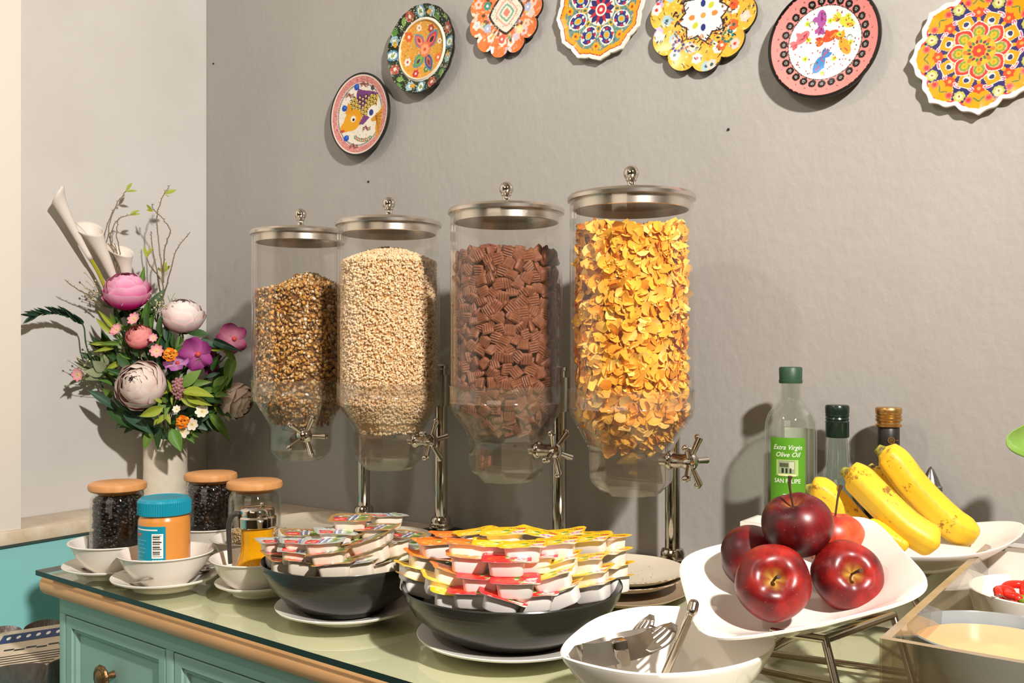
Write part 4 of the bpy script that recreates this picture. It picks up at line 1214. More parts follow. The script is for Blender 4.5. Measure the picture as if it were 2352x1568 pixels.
def banana(label, pts, r, stalk='#a8a23a', flat_end=True):
    P = cr(pts, 8); N = len(P); base = P[0]
    def rad(t):
        if t < .10: return r * (.30 + .55 * (t / .10) ** 1.2)
        if t < .22: return r * (.85 + .15 * (t - .10) / .12)
        if t < .80: return r
        k = (t - .80) / .20
        return r * max(.20, (1 - k ** 2.4 * .86))
    V, F = [], []
    prev = Vector(UP); cl = []
    for i, p in enumerate(P):
        d = (P[min(i + 1, N - 1)] - P[max(i - 1, 0)]).normalized()
        x = (prev - d * prev.dot(d)).normalized(); y = d.cross(x); prev = x
        t_ = i / (N - 1); R0 = rad(t_)
        for j in range(30):
            a = 2 * pi * j / 30
            k = 1 + .055 * math.cos(5 * a) * (1 if t_ < .95 else .3)
            V.append(tuple(p + x * (math.cos(a) * R0 * k) + y * (math.sin(a) * R0 * k) - base))
            g = 1 - .25 * max(0, math.cos(5 * a) - .93) / .07 * (.5 if (i % 3) else 1)
            tip = max(0, 1 - t_ / .07)
            cc = (g * (1 - .3 * tip), g * (1 - .02 * tip), 1 + .6 * tip) if t_ < .9 else (g, g * .95, g * .9)
            cl.append(cc)
    for i in range(N - 1):
        for j in range(30): F.append((i * 30 + j, i * 30 + (j + 1) % 30, (i + 1) * 30 + (j + 1) % 30, (i + 1) * 30 + j))
    F.append(tuple(range(30))); F.append(tuple((N - 1) * 30 + j for j in range(30)))
    t = thing('banana', label, 'banana', base, group='ripe bananas')
    mb = MB(); mb.add((V, F), col=cl); obj('peel', mb, M_ban, t, auto=180)
    d0 = (P[0] - P[1]).normalized()
    mb = MB(); mb.add(sweep([(P[1] - base), (P[0] - base) + d0 * .002, (P[0] - base) + d0 * .005], lambda s: r * (.42 if s < .3 else .34 if s < .8 else .28), 12)); obj('stalk', mb, M_bst, t)
    d1 = (P[-1] - P[-2]).normalized()
    mb = MB(); mb.add(sweep([P[-1] - base - d1 * .002, P[-1] - base + d1 * .003], r * .17, 8)); obj('blossom_end', mb, mat('banana_tip', '#3a2a18', .8) if 'banana_tip' not in bpy.data.materials else bpy.data.materials['banana_tip'], t)
B_ = Rz_
banana('spotted banana at the top right, curving down to the dish', [B_(2022, 1034, 1.15), B_(2052, 1058, 1.145), B_(2100, 1120, 1.135), B_(2162, 1183, 1.125), B_(2205, 1215, 1.12), B_(2238, 1208, 1.13)], .0190)
banana('banana in the middle with one dark bruise and a green stalk', [B_(1944, 1085, 1.135), B_(1972, 1100, 1.125), B_(2022, 1150, 1.10), B_(2080, 1205, 1.08), B_(2128, 1236, 1.07), B_(2148, 1246, 1.07)], .0188)
banana('banana at the left, mostly hidden behind the top apple', [B_(1860, 1122, 1.16), B_(1888, 1128, 1.155), B_(1925, 1160, 1.15), B_(1965, 1205, 1.15), B_(2000, 1235, 1.15)], .0165)
banana('banana underneath, visible between the middle and right ones', [B_(2003, 1075, 1.19), B_(2018, 1095, 1.185), B_(2045, 1140, 1.18), B_(2085, 1190, 1.17), B_(2130, 1225, 1.16)], .0155)
banana('banana lying lowest, only its end showing beside the apple bowl', [B_(1985, 1200, 1.09), B_(2010, 1215, 1.085), B_(2035, 1230, 1.08), B_(2068, 1248, 1.075), B_(2076, 1252, 1.075)], .0110)
mk = MB(); mk.add(lathe([(0, .0006), (.004, .0003), (.0045, -.0005)], 10))

# ------------------------------------------------------------------ boat bowl with tongs
def boat_c(px, py, Z): return Rz_(px, py, Z)
bz = .078
bp = unproj(.153, .875, 0)
def boat_out(a):
    c_, s_ = math.cos(a), math.sin(a)
    x = .098 * math.copysign(abs(c_) ** 1.0, c_); y = .064 * s_ * (1 - .12 * c_)
    tip = max(0, -c_)
    x -= .016 * tip ** 12
    return x, y, .004 * tip ** 8 + .022 * max(0, s_) + .004 * max(0, c_) ** 4
pr = [(.1, .012), (.35, .013), (.6, .024), (.82, .046), (.965, .062), (.99, .0635), (1.0, .062), (.985, .058), (.86, .040), (.66, .018), (.5, .006), (.42, 0), (.1, 0)]
mb = MB(); mb.add(dish(boat_out, pr, 110)); o = obj('boat_shaped_bowl', mb, M_ceramw)
M = Rm(TH + .30, 'Z'); M.translation = bp; o.matrix_world = M
tag(o, 'white boat-shaped bowl with a pointed lip holding serving tongs', 'bowl')
tg = thing('serving_tongs', 'steel serving tongs with slotted ends resting in the boat-shaped bowl', 'tongs', bp + UP * .03)
to = tg.location
def TL(px, py, Z): return Rz_(px, py, Z) - to
def strip(pts, widths, th, nrm, holes=None):
    P = [Vector(p) for p in pts]; N = len(P); V = []; F = []
    for i, p in enumerate(P):
        d = (P[min(i + 1, N - 1)] - P[max(i - 1, 0)]).normalized(); nv = Vector(nrm[i] if isinstance(nrm, list) else nrm); s_ = d.cross(nv).normalized(); q = s_.cross(d).normalized()
        for sx, sz in ((-1, 0), (1, 0), (1, 1), (-1, 1)): V.append(tuple(p + s_ * (sx * widths[i]) + q * (sz * th)))
    for i in range(N - 1):
        for j in range(4): F.append((i * 4 + j, i * 4 + (j + 1) % 4, (i + 1) * 4 + (j + 1) % 4, (i + 1) * 4 + j))
    F += [(0, 1, 2, 3), tuple((N - 1) * 4 + j for j in range(4))]
    return V, F
mb = MB()
arm = cr([TL(1337, 1505, .835), TL(1372, 1504, .84), TL(1425, 1494, .85), TL(1470, 1482, .865), TL(1500, 1470, .88)], 6)
mb.add(strip(arm, [.0105] * len(arm), .0012, -VIEW + UP * .25)); obj('tong_arm', mb, M_sat, tg)
mb = MB(); arm2 = cr([TL(1337, 1502, .84), TL(1380, 1488, .865), TL(1425, 1474, .875), TL(1470, 1465, .885), TL(1495, 1462, .89)], 6)
mb.add(strip(arm2, [.0085] * len(arm2), .0012, -VIEW + UP * .6)); obj('tong_arm', mb, M_sat, tg)
mb = MB(); mb.add(strip(cr([TL(1340, 1505, .835), TL(1332, 1505, .838), TL(1337, 1502, .845)], 5), [.0100] * 11, .0012, -VIEW)); obj('spring_bend', mb, M_sat, tg)
mb = MB(); K = frame(TL(1424, 1498, .852), RIGHT + UP * .18 + VIEW * .2, UP)
mb.add(box(.025, .014, .015, (0, 0, 0), b=.003), K); mb.add(lathe([(.0, .008), (.0045, .0078), (.005, .0068)], 20), K @ Rm(-pi / 2, 'X')); obj('locking_ring', mb, M_chrome, tg)
def slotted(name, p0, p1, w0, nrm, slots):
    mb = MB(); p0 = Vector(p0); p1 = Vector(p1); d = p1 - p0; nv = Vector(nrm).normalized(); s_ = d.cross(nv).normalized()
    nx, ny = 24, 17; V = []; ok = {}
    for i in range(nx + 1):
        t_ = i / nx; w_ = w0 * max(.12, math.sin(pi * min(1, .12 + t_ * .86)) ** .55) if t_ < .98 else w0 * .35
        for j in range(ny + 1):
            y = (j / ny * 2 - 1)
            V.append(p0 + d * t_ + s_ * (y * w_) + nv * (.003 * (1 - y * y) - .002 * math.sin(pi * t_)))
    F = []
    for i in range(nx):
        for j in range(ny):
            if slots and 7 <= i < 19 and j % 4 in (2, 3) and 1 < j < ny - 1: continue
            F.append((i * (ny + 1) + j, (i + 1) * (ny + 1) + j, (i + 1) * (ny + 1) + j + 1, i * (ny + 1) + j + 1))
    o_ = MB(); o_.add(([tuple(v) for v in V], F)); ob = obj(name, o_, M_sat, tg)
    md = ob.modifiers.new('thickness', 'SOLIDIFY'); md.thickness = .0011
    return ob
slotted('slotted_head', TL(1478, 1490, .87), TL(1548, 1432, .90), .0125, -VIEW * .7 + UP * .5 - RIGHT * .5, True)
slotted('slotted_head', TL(1452, 1470, .885), TL(1497, 1412, .91), .0095, -VIEW * .7 + UP * .5 - RIGHT * .6, True)
mb = MB()
zz = [TL(1476, 1482, .875) + (TL(1500, 1436, .885) - TL(1476, 1482, .875)) * (k / 10) + RIGHT * (.004 if k % 2 else -.003) for k in range(11)]
mb.add(sweep(zz, .0012, 6)); obj('serrated_edge', mb, M_sat, tg)

# ------------------------------------------------------------------ bottles and their white tray
M_bot = clear('bottle_glass', (.93, .95, .93), gloss=1.2, rough=.02)
M_gcap = mat('dark_green_cap', '#2b4a33', .45)
c = at_z(1816, 1330, 1.335)
zt_ = .0045
t = thing('olive_oil_bottle', 'tall clear olive oil bottle with dark green cap and green label', 'bottle', (c.x, c.y, zt_), TH)
r = .0355
mb = MB(); mb.add(lathe([(0, 0), (r - .003, 0), (r, .004), (r, .222), (r - .0008, .232), (r - .005, .244), (r - .013, .2545), (.0158, .261), (.0145, .266), (.014, .285), (.0145, .287), (.0122, .287), (.0122, .262), (r - .015, .2525), (r - .0068, .242), (r - .0028, .230), (r - .0022, .005), (0, .004)], 64)); obj('glass_body', mb, M_bot, t)
mb = MB(); mb.add(lathe([(0, .005), (r - .003, .005), (r - .003, .135), (0, .135)], 48)); 
obj('olive_oil', mb, clear('olive_oil_liquid', (.62, .58, .12), haze=.35, hazecol='#8c7a1c'), t)
mb = MB(); mb.add(lathe([(0, .2865), (.0158, .2865), (.0162, .288), (.0162, .291), (.0156, .2915), (.0160, .3075), (.0145, .3095), (0, .3095)], 90, shape=lambda a, q, z: 1 + (.012 if int(a * 14.32) % 2 and .292 < z < .307 else 0))); obj('screw_cap', mb, M_gcap, t)
lab = onarc(r + .0001, (-pi / 2 - 1.12, -pi / 2 + .28), (.060, .2125), .0003, mat('green_label', '#5d9a26', .4, var='#4c8a1e', vscale=12), 'green_label', t, 30)
onarc(r + .0001, (pi / 2 - 1.45, pi / 2 - .05), (.085, .221), .0003, mat('white_paper_label', '#e9e2d6', .6), 'back_label', t, 30)
def text_mesh(body, size, shear=0, sx=1.0):
    cu = bpy.data.curves.new('t', 'FONT'); cu.body = body; cu.size = size; cu.shear = shear; cu.align_x = 'CENTER'; cu.resolution_u = 2; cu.extrude = .00005
    ob = bpy.data.objects.new('t', cu); COL.objects.link(ob)
    dg = bpy.context.evaluated_depsgraph_get(); me = ob.evaluated_get(dg).to_mesh()
    V = [(v.co.x * sx, v.co.y, v.co.z) for v in me.vertices]; F = [tuple(p.vertices) for p in me.polygons]
    bpy.data.objects.remove(ob); return V, F
def arc_text(body, size, z, ac, par, m, shear=0, sx=1.0):
    V, F = text_mesh(body, size, shear, sx); R1 = r + .0006
    V = [((R1 + q) * math.cos(ac + x / R1), (R1 + q) * math.sin(ac + x / R1), z + y) for x, y, q in V]
    mb = MB(); mb.add((V, F)); return obj('lettering', mb, m, par, smooth=False)
ac = -pi / 2 - .42
arc_text('Extra Virgin', .0095, .196, ac, lab, M_white, .35, .88)
arc_text('Olive Oil', .0095, .186, ac, lab, M_white, .35, .95)
arc_text('SAN FELIPE', .0085, .150, ac, lab, M_white, 0, .88)
arc_text('34', .007, .122, ac + .1, lab, M_white)
onarc(r, (ac - .15, ac + .2), (.134, .1348), .0005, M_white, 'print_line', lab, 4)
onarc(r, (ac - .42, ac + .42), (.160, .182), .0005, mat('pale_green_print', '#a3bf6a', .5), 'vignette', lab, 12)
for k, (a0, a1, z0, z1, cc) in enumerate([(-.33, .3, .120, .138, '#8d9b78'), (-.28, .05, .129, .1345, '#4a5238'), (.08, .26, .126, .136, '#b9bfa0'), (-.2, -.12, .121, .1275, '#262c1c'), (-.05, .02, .121, .1275, '#262c1c'), (.1, .16, .121, .1275, '#262c1c'), (-.33, .33, .1165, .119, '#d8d8a8')]):
    onarc(r, (ac + a0, ac + a1), (z0 + .043, z1 + .043), .0007 + .0001 * k, mat('engraving_' + 'abcdefg'[k], cc, .5), 'engraving', lab, 6)
c = at_z(1923, 1330, 1.315)
t = thing('vinegar_bottle', 'clear bottle with a slim neck and black-green ribbed cap', 'bottle', (c.x, c.y, zt_), 0)
r2 = .033
mb = MB(); mb.add(lathe([(0, 0), (r2 - .002, 0), (r2, .004), (r2, .105), (r2 - .003, .122), (.021, .140), (.0168, .158), (.0142, .19), (.0132, .212), (.0130, .235), (.0112, .235), (.0112, .21), (.0125, .18), (.0150, .158), (.019, .140), (r2 - .005, .121), (r2 - .0022, .104), (r2 - .0022, .005), (0, .004)], 56)); obj('glass_body', mb, clear('pale_green_glass', (.84, .88, .85), gloss=1.3), t)
mb = MB(); mb.add(lathe([(0, .005), (r2 - .003, .005), (r2 - .003, .085), (0, .085)], 40)); obj('oil', mb, clear('brown_oil', (.55, .42, .18), haze=.3, hazecol='#6b5526'), t)
mb = MB(); mb.add(lathe([(0.0145, .212), (.0158, .213), (.0158, .2325), (.0163, .2335), (.0150, .2355), (.0160, .2375), (.0150, .2400), (.0162, .2420), (.0156, .2445), (.0162, .2465), (.0162, .2545), (.0148, .2570), (0, .2572)], 48)); obj('ribbed_cap', mb, mat('black_green_cap', '#16261c', .25), t)
c = at_z(2041, 1330, 1.285)
t = thing('balsamic_bottle', 'dark bottle with gold ringed screw cap and black neck band', 'bottle', (c.x, c.y, zt_), TH)
mb = MB(); mb.add(lathe([(0, 0), (.031, 0), (.033, .004), (.033, .115), (.028, .137), (.017, .160), (.0142, .175), (.0135, .238), (0, .238)], 56)); obj('dark_glass_body', mb, mat('black_glass', '#14100c', .06), t)
mb = MB(); mb.add(lathe([(.0137, .190), (.0141, .1905), (.0141, .2285), (.0137, .229)], 48)); nb = obj('neck_band', mb, mat('black_paper', '#26221f', .4), t)
r = .0141
M_gold = mat('gold_foil', '#c79a5b', .3, .9)
mb = MB(); K = Rm(-pi / 2 - .15, 'Z') @ T(r + .0001, 0, .212) @ Rm(pi / 2, 'Y'); mb.add(lathe([(0, .0006), (.0045, .0006), (.0048, .0002)], 8), K); mb.add(lathe([(.0030, .001), (.0036, .001)], 8), K)
mb = MB(); mb.add(lathe([(.0036, .0008), (.0050, .0008)], 8), K); mb.add(lathe([(0, .0008), (.0010, .0008)], 8), K)
for k in range(4): mb.add(box(.0008, .006, .0003, (0, 0, .0008)), K @ Rm(k * pi / 4, 'Z'))
obj('gold_crest', mb, M_gold, nb)
onarc(r, (-pi / 2 + .35, -pi / 2 + .75), (.2115, .2122), .0004, M_gold, 'gold_print', nb, 4)
onarc(r, (-pi / 2 - 1.5, -pi / 2 + 1.5), (.1935, .1940), .0004, M_gold, 'gold_print', nb, 20)
mb = MB(); mb.add(lathe([(.0145, .229), (.0168, .2295), (.0170, .232), (.0150, .2335), (.0148, .236), (.0170, .2375), (.0172, .240), (.0155, .2412), (.0168, .2425), (.0168, .2445), (.0155, .2455), (.0168, .247), (.0170, .2535), (.0158, .2555), (0, .2558)], 72, shape=lambda a, q, z: 1 + (.012 if int(a * 11.46) % 2 and .2475 < z < .254 else 0))); obj('gold_cap', mb, M_gold, t)
# pepper mill / cruet with pointed top
c = at_z(2138, 1330, 1.27)
t = thing('cruet', 'small cruet with a pointed silver top behind the bananas', 'cruet', (c.x, c.y, zt_), 0)
mb = MB(); mb.add(lathe([(0, 0), (.024, 0), (.025, .004), (.022, .06), (.016, .11), (.012, .128), (0, .128)], 40)); obj('glass_body', mb, M_glass, t)
mb = MB(); mb.add(lathe([(0, .128), (.0125, .128), (.0135, .131), (.0125, .134), (.0138, .138), (.0132, .1425), (.0145, .1445), (.0145, .150), (.0128, .1515), (.0122, .1530), (.0085, .163), (.0035, .1735), (.0012, .1765), (0, .1768)], 48)); obj('pointed_top', mb, mat('pewter', '#8d8a88', .28, 1.0), t)
# white square caddy
cz = .1077
p0 = Rz_(1700, 1197, 1.262); cz = p0.z
x0, y0 = p0.x, p0.y; x1, y1 = x0 + .36, -.128
mb = MB()
th = .004
mb.add(box(x1 - x0, y1 - y0, .004, ((x0 + x1) / 2, (y0 + y1) / 2, .002)))
for cx, cy, sx, sy in (((x0 + x1) / 2, y0 + th / 2, x1 - x0, th), ((x0 + x1) / 2, y1 - th / 2, x1 - x0, th), (x0 + th / 2, (y0 + y1) / 2, th, y1 - y0 - 2 * th), (x1 - th / 2, (y0 + y1) / 2, th, y1 - y0 - 2 * th)):
    mb.add(box(sx, sy, cz - .004, (cx, cy, .004 + (cz - .004) / 2)))
CAD = (x0, x1, y0, y1)
o = obj('white_caddy', mb, M_ceram, smooth=False); tag(o, 'white square-cornered caddy box behind the top apple, in front of the bottles', 'box')

# ------------------------------------------------------------------ clear acrylic case with bowls
pc_ = Rz_(2020, 1465, .75); zb_ = pc_.z
M_acr = clear('acrylic_sheet', (.86, .83, .775), gloss=1.0, haze=.07, hazecol='#a08b68'); M_acre = mat('acrylic_edge', '#a18d72', .25, var='#8f7b62', vscale=20)
cs = thing('acrylic_case', 'open clear acrylic case with thick smoky walls at the right edge', 'case', (pc_.x, pc_.y, 0))
X1, Y1 = .60, -.16 - pc_.y
tw = .0075
def slab(name, x0, x1, y0, y1, z0, z1):
    mb = MB(); v, f = box(x1 - x0, y1 - y0, z1 - z0, ((x0 + x1) / 2, (y0 + y1) / 2, (z0 + z1) / 2))
    for q in f:
        nz = (Vector(v[q[1]]) - Vector(v[q[0]])).cross(Vector(v[q[2]]) - Vector(v[q[1]]))
        mb.add(([v[i] for i in q], [(0, 1, 2, 3)]), mi=1 if abs(nz.z) > abs(nz.x) + abs(nz.y) and z1 - z0 > .02 else 0)
    return obj(name, mb, [M_acr, M_acre], cs, smooth=False, recalc=False)
slab('side_wall', 0, X1, 0, tw, .006, zb_); slab('side_wall', 0, tw, tw, Y1, .006, zb_); slab('side_wall', tw, X1, Y1 - tw, Y1, .006, zb_); slab('side_wall', X1 - tw, X1, tw, Y1 - tw, .006, zb_)
slab('case_floor', 0, X1, 0, Y1, .001, .006)
def cone_bowl(label, c, r, h, m, z0=.0062):
    mb = MB(); mb.add(lathe([(0, .006), (r * .55, .006), (r * .68, .014), (r * .86, h * .55), (r * .97, h - .002), (r * .985, h), (r, h - .001), (r * .995, h - .004), (r * .9, h * .52), (r * .73, .008), (r * .66, 0), (0, 0)], 72))
    o = obj('deep_bowl', mb, m, loc=(c.x, c.y, z0)); tag(o, label, 'bowl'); return o
cg = at_z(2292, 1480, .826); h = .089
cone_bowl('blue-grey bowl of orange sauce inside the acrylic case', cg, .0735, h - .004, mat('blue_grey_glaze', '#8f9698', .2))
mb = MB(); mb.add(lathe([(0, .0015), (.006, .0012), (.012, 0), (.05, 0), (.0655, 0), (.064, -.012), (.055, -.035), (.045, -.055), (0, -.055)], 64)); o = obj('sauce', mb, mat('creamy_orange_sauce', '#ecbc85', .3), loc=(cg.x, cg.y, .0062 + .0745)); tag(o, 'creamy orange sauce in the blue-grey bowl', 'sauce')
cp2 = at_z(2400, 1355, 1.0); cone_bowl('white bowl of red pepper slices inside the acrylic case', cp2, .0735, .078, M_ceramw)
cp3 = at_z(2428, 1265, 1.15); cone_bowl('white cup-like bowl just entering the frame at the right edge, behind the acrylic case', cp3, .045, .0925, M_ceramw, .0005)
M_red = mat('red_pepper', '#e02c1c', .2, coat=.3)
for k, (px, py, Z, R0, yw, lb) in enumerate([(2345, 1368, .985, .017, .3, 'red pepper ring at the right, with green showing inside'), (2310, 1372, .975, .012, 1.2, 'small red pepper strip at the left side of its bowl'), (2330, 1378, .968, .010, 2.2, 'red pepper strip in front of the pepper ring'), (2385, 1365, .99, .018, .9, 'red pepper ring behind, near the frame edge'), (2400, 1375, .97, .015, 2, 'red pepper piece cut off by the frame edge')]):
    p = Rz_(px, py, Z); t = thing('pepper_slice', lb, 'pepper', p, group='red pepper slices')
    mb = MB(); n = 30
    full = k in (0, 3)
    pts = [Vector((R0 * math.cos(a), R0 * math.sin(a) * .8, .002 * math.sin(3 * a))) for a in [q / n * (2 * pi if full else pi * .9) for q in range(n + 1)]]
    mb.add(sweep(pts, lambda s: .0045, 10), Rm(yw, 'Z') @ Rm(.9, 'X')); obj('flesh', mb, M_red, t)
    if k == 0:
        mb = MB(); mb.add(ball(.006, 12, 8, (.002, .0, -.004))); obj('green_core', mb, mat('pepper_green', '#6f9a2c', .4), t)
for k in range(9):
    p = Rz_(2330 + 18 * (k % 5), 1392 + 6 * (k // 5), .98); a = k * 1.3; t = MB(); t.add(sweep([Vector((.012 * math.cos(q), .012 * math.sin(q), 0)) for q in [i / 8 * 2 for i in range(9)]], .004, 8), Rm(a, 'Z'))
    o = obj('pepper_slice', t, M_red, loc=p); tag(o, 'red pepper slice deeper in the pile, half hidden under the rings', 'pepper', 'red pepper slices underneath')

# green leaf-shaped dish hung on the wall at the right edge
def leaf_out(a):
    k = 1 + .22 * math.cos(3 * a) + .05 * math.cos(6 * a)
    return .0365 * k * math.cos(a), .0365 * k * math.sin(a), .0
pr = [(.05, .002), (.5, .003), (.8, .008), (.97, .015), (1, .0145), (.99, .012), (.8, .004), (.5, -.001), (.05, -.002)]
mb = MB(); mb.add(dish(leaf_out, pr, 90)); o = obj('leaf_dish', mb, mat('green_glaze', '#6f9440', .18, var='#8dab56', vscale=18))
p = Rz_(2396, 1024, 1.09); M = frame(p, -VIEW * 1 + UP * .5 - RIGHT * .1, RIGHT) @ Rm(pi, 'Z'); o.matrix_world = M
q = p + VIEW * .012 - UP * .006
ls = thing('dish_stand', 'slim steel stand holding up the green leaf-shaped dish, outside the right edge of the photo', 'stand', (q.x, q.y, 0))
mb = MB(); mb.add(lathe([(0, 0), (.026, 0), (.026, .004), (.004, .007), (0, .007)], 28)); obj('foot', mb, M_wire, ls)
mb = MB(); mb.add(sweep([Vector((0, 0, .005)), Vector((0, 0, q.z * .5)), Vector((0, 0, q.z))], .003, 12)); obj('rod', mb, M_wire, ls)
tag(o, 'green leaf-shaped ceramic dish at the right edge of the frame', 'dish')
# ------------------------------------------------------------------ painted plates on the wall
def wall_plate(label, px, py, rpx, C, out, rimcol, domed=0.0, ridge=None, d=.024, flat=False):
    if flat: d = .013
    u = (px - 1176) / FPX; Z = (DW - d) / (CT + u * ST); R0 = rpx / FPX * Z
    p = Wl(px, py, 0)
    p = Rz_(px, py, Z)
    t = thing('painted_wall_plate', label, 'plate', (p.x, -.001, p.z), 0, 'painted ceramic plates on the grey wall')
    nr, na = 90, 360
    V = []; cols = []
    def fwd(s):
        y = (-.007 - .006 * s ** 3 if flat else -.012 - .011 * s ** 3) - domed * (1 - s * s)
        if ridge and abs(s - ridge) < .035: y -= .0035 * math.cos((s - ridge) / .035 * pi / 2)
        return y
    xs_, ys_ = [], []
    for i in range(nr + 1):
        s = i / nr
        for j in range(na):
            a = 2 * pi * j / na; k = out(a); k = 1 + (k - 1) * min(1, max(0, (s - .55) / .45)) if s < 1 else k
            q = s * k
            V.append((R0 * q * math.cos(a), fwd(s), R0 * q * math.sin(a))); 
            # canvas is painted in straightened plate space
            xs_.append(q * math.cos(a)); ys_.append(q * math.sin(a))
    F = [(i * na + j, i * na + (j + 1) % na, (i + 1) * na + (j + 1) % na, (i + 1) * na + j) for i in range(nr) for j in range(na)]
    cols = [tuple(c_ * .88) for c_ in C.sample(np.array(xs_) * .96, np.array(ys_) * .96)]
    mb = MB(); mb.add((V, F), col=cols); obj('painted_face', mb, M_attr, t, recalc=False, auto=180)
    rb = MB(); V = []; yr = fwd(1)
    lv = [(1.0, yr), (1.012, yr + .0015), (1.012, yr + .004), (.98, yr + (.006 if flat else .009)), (.7, -.002), (.62, 0)]
    for s, y in lv:
        for j in range(na):
            a = 2 * pi * j / na; q = s * out(a); V.append((R0 * q * math.cos(a), y, R0 * q * math.sin(a)))
    rb.add((V, [(i * na + j, i * na + (j + 1) % na, (i + 1) * na + (j + 1) % na, (i + 1) * na + j) for i in range(len(lv) - 1) for j in range(na)]))
    obj('rim', rb, rimcol, t, auto=180)
    return t
M_rblack = mat('black_glaze_rim', '#241c1a', .2); M_rwhite = mat('white_glaze_rim', '#eee2d4', .25)
rs = np.random.RandomState(3)
one_ = lambda a: 1.0
# 1: fish on white with pink band
C = Canvas(420, '#f3ead9')
C.ring(.93, 3, '#1d2a28'); C.ring(.74, .93, '#d98a84'); C.ring(.89, .93, '#f0ddd0'); C.ring(.925, .94, '#1c1c1c'); C.ring(.72, .745, '#1c1c1c')
for k in range(1500):
    a = rs.rand() * 6.28; q = rs.uniform(.76, .88); C.ell(q * math.cos(a), q * math.sin(a), .009, .007, 0, '#b05f60' if k % 2 else '#efb5a6')
C.ring(.735, .75, '#f0e6da'); C.ring(.70, .712, '#3a4a5a')
for k in range(90): a = k / 90 * 2 * pi; C.ell(.725 * math.cos(a), .725 * math.sin(a), .012, None, 0, '#1d1d1d')
C.poly([(-.12, .50), (-.05, .62), (.1, .56), (.45, .48), (.62, .40), (.3, .22), (.0, .1), (-.12, .2)], '#7d4280')
for k in range(9): C.line([(-.08 + .07 * k, .55 - .02 * k), (-.02 + .04 * k, .25)], .008, '#4d2555')
C.poly([(-.35, .3), (-.15, .45), (.05, .1), (.35, .42), (.62, .38), (.52, .1), (.2, -.1), (-.1, -.05), (-.3, .12)], '#d9b64e')
for i in range(9):
    for j in range(5):
        x, y = -.30 + i * .1, .36 - j * .1 + (i % 2) * .05
        if -.1 < y < .42 and not (x < 0 and y < .05): C.ell(x, y, .045, .042, 0, '#2a1c16'); C.ell(x - .008, y - .006, .026, .026, 0, '#f1db87')
C.poly([(-.4, .35), (-.3, .25), (-.28, .1), (-.42, .02), (-.5, .1)], '#e6a020')
C.ell(-.25, -.10, .30, .24, .35, '#eda41c'); C.ell(-.45, -.22, .20, .13, .2, '#eda41c'); C.ell(-.30, -.15, .26, .2, 0, '#f2ad26')
C.ell(-.23, -.07, .085, .075, 0, '#fbf3e6'); C.ell(-.22, -.09, .04, .035, 0, '#151515')
C.ell(-.58, -.32, .07, .035, 0, '#c84a30')
C.poly([(.12, -.02), (.32, -.1), (.1, -.25), (-.05, -.22)], '#7d4280')
C.poly([(.35, -.15), (.6, -.02), (.78, .12), (.72, -.2), (.66, -.5), (.55, -.66), (.5, -.4), (.52, -.22), (.38, -.22)], '#dd9a2a')
for k in range(6): C.line([(.5, -.1), (.62 + .02 * k, -.5 + .09 * k)], .007, '#8a5216')
C.ell(.40, .02, .17, .13, .4, '#f6efe4'); C.ell(.36, .0, .07, .075, 0, '#2b3f92')
for x, y in ((-.1, .66), (-.52, .22), (-.45, -.50)): C.ell(x, y, .085, .075, 0, '#1f4fb8'); C.ell(x + .02, y + .02, .04, .035, 0, '#3d74d8')
C.ell(.42, .56, .06, None, 0, '#444a55')
for x, y in ((-.35, .5), (.15, .68), (.2, -.35), (-.2, -.72)):
    for k in range(3): C.line([(x - .12, y + .03 * k - .04), (x - .02, y + .05 + .03 * k - .04), (x + .04, y - .02 + .03 * k - .04), (x + .14, y + .03 * k - .04)], .010, '#8f4a4a')
for k in range(9):
    a = 3.9 + k * .16; x, y = .15 + .42 * math.cos(a), -.28 + .34 * math.sin(a); C.ell(x, y, .05, .045, 0, '#cf6f5e' if k % 2 else '#5b9a64'); C.ell(x, y, .018, None, 0, '#f5e2cf')
for k in range(120):
    a = rs.rand() * 6.28; q = .68 * rs.rand() ** .5; x, y = q * math.cos(a), q * math.sin(a)
    if tuple(C.sample(x, y)) == lin('#f3ead9'): C.ell(x, y, .008, None, 0, '#555')if False else C.ell(x, y, .008, None, 0, '#55504c')
wall_plate('round plate with an orange-headed fish and a pink band, lowest and furthest left', 823, 262, 94, C, one_, M_rblack, domed=.006)
# 2: butterfly, green-black scalloped rim
C = Canvas(420, '#1f2a1c')
for k in range(16):
    a = k / 16 * 2 * pi; x, y = .84 * math.cos(a), .84 * math.sin(a)
    if k % 4 == 0: C.ell(x, y, .15, .12, a, '#5f97b8'); C.ell(x, y, .11, .08, a, '#e8efe6'); C.ell(x, y, .04, None, 0, '#8aa84a')
    elif k % 4 == 1: C.flower(x, y, .13, 6, '#b5493c', '#e9e0cf')
    elif k % 4 == 2: C.petal(x - .08, y - .05, .2, .07, a + 1.2, '#5e8f42'); C.petal(x + .08, y, .2, .06, a - 1, '#7faa50')
    else: C.flower(x, y, .12, 6, '#9cc3cf', '#f2eee2'); C.petal(x, y, .16, .05, a + 2, '#e2a22e')
for k in range(700):
    a = rs.rand() * 6.28; q = rs.uniform(.70, .99); C.ell(q * math.cos(a), q * math.sin(a), .012, .010, 0, ['#e8e4cc', '#6f9c4c', '#20281a', '#4f7d3c', '#cfd8b0'][k % 5])
m = C.Rr < .70; C.put(m, '#f3ead6'); C.put(C.Rr < .635, '#e3a23a')
for k in range(420):
    a = rs.rand() * 6.28; q = .62 * rs.rand() ** .5; C.ell(q * math.cos(a), q * math.sin(a), .014, .009, a, ['#f0c25c', '#d9862c', '#7f9a3c', '#f3e2b4', '#cc6a2c'][k % 5])
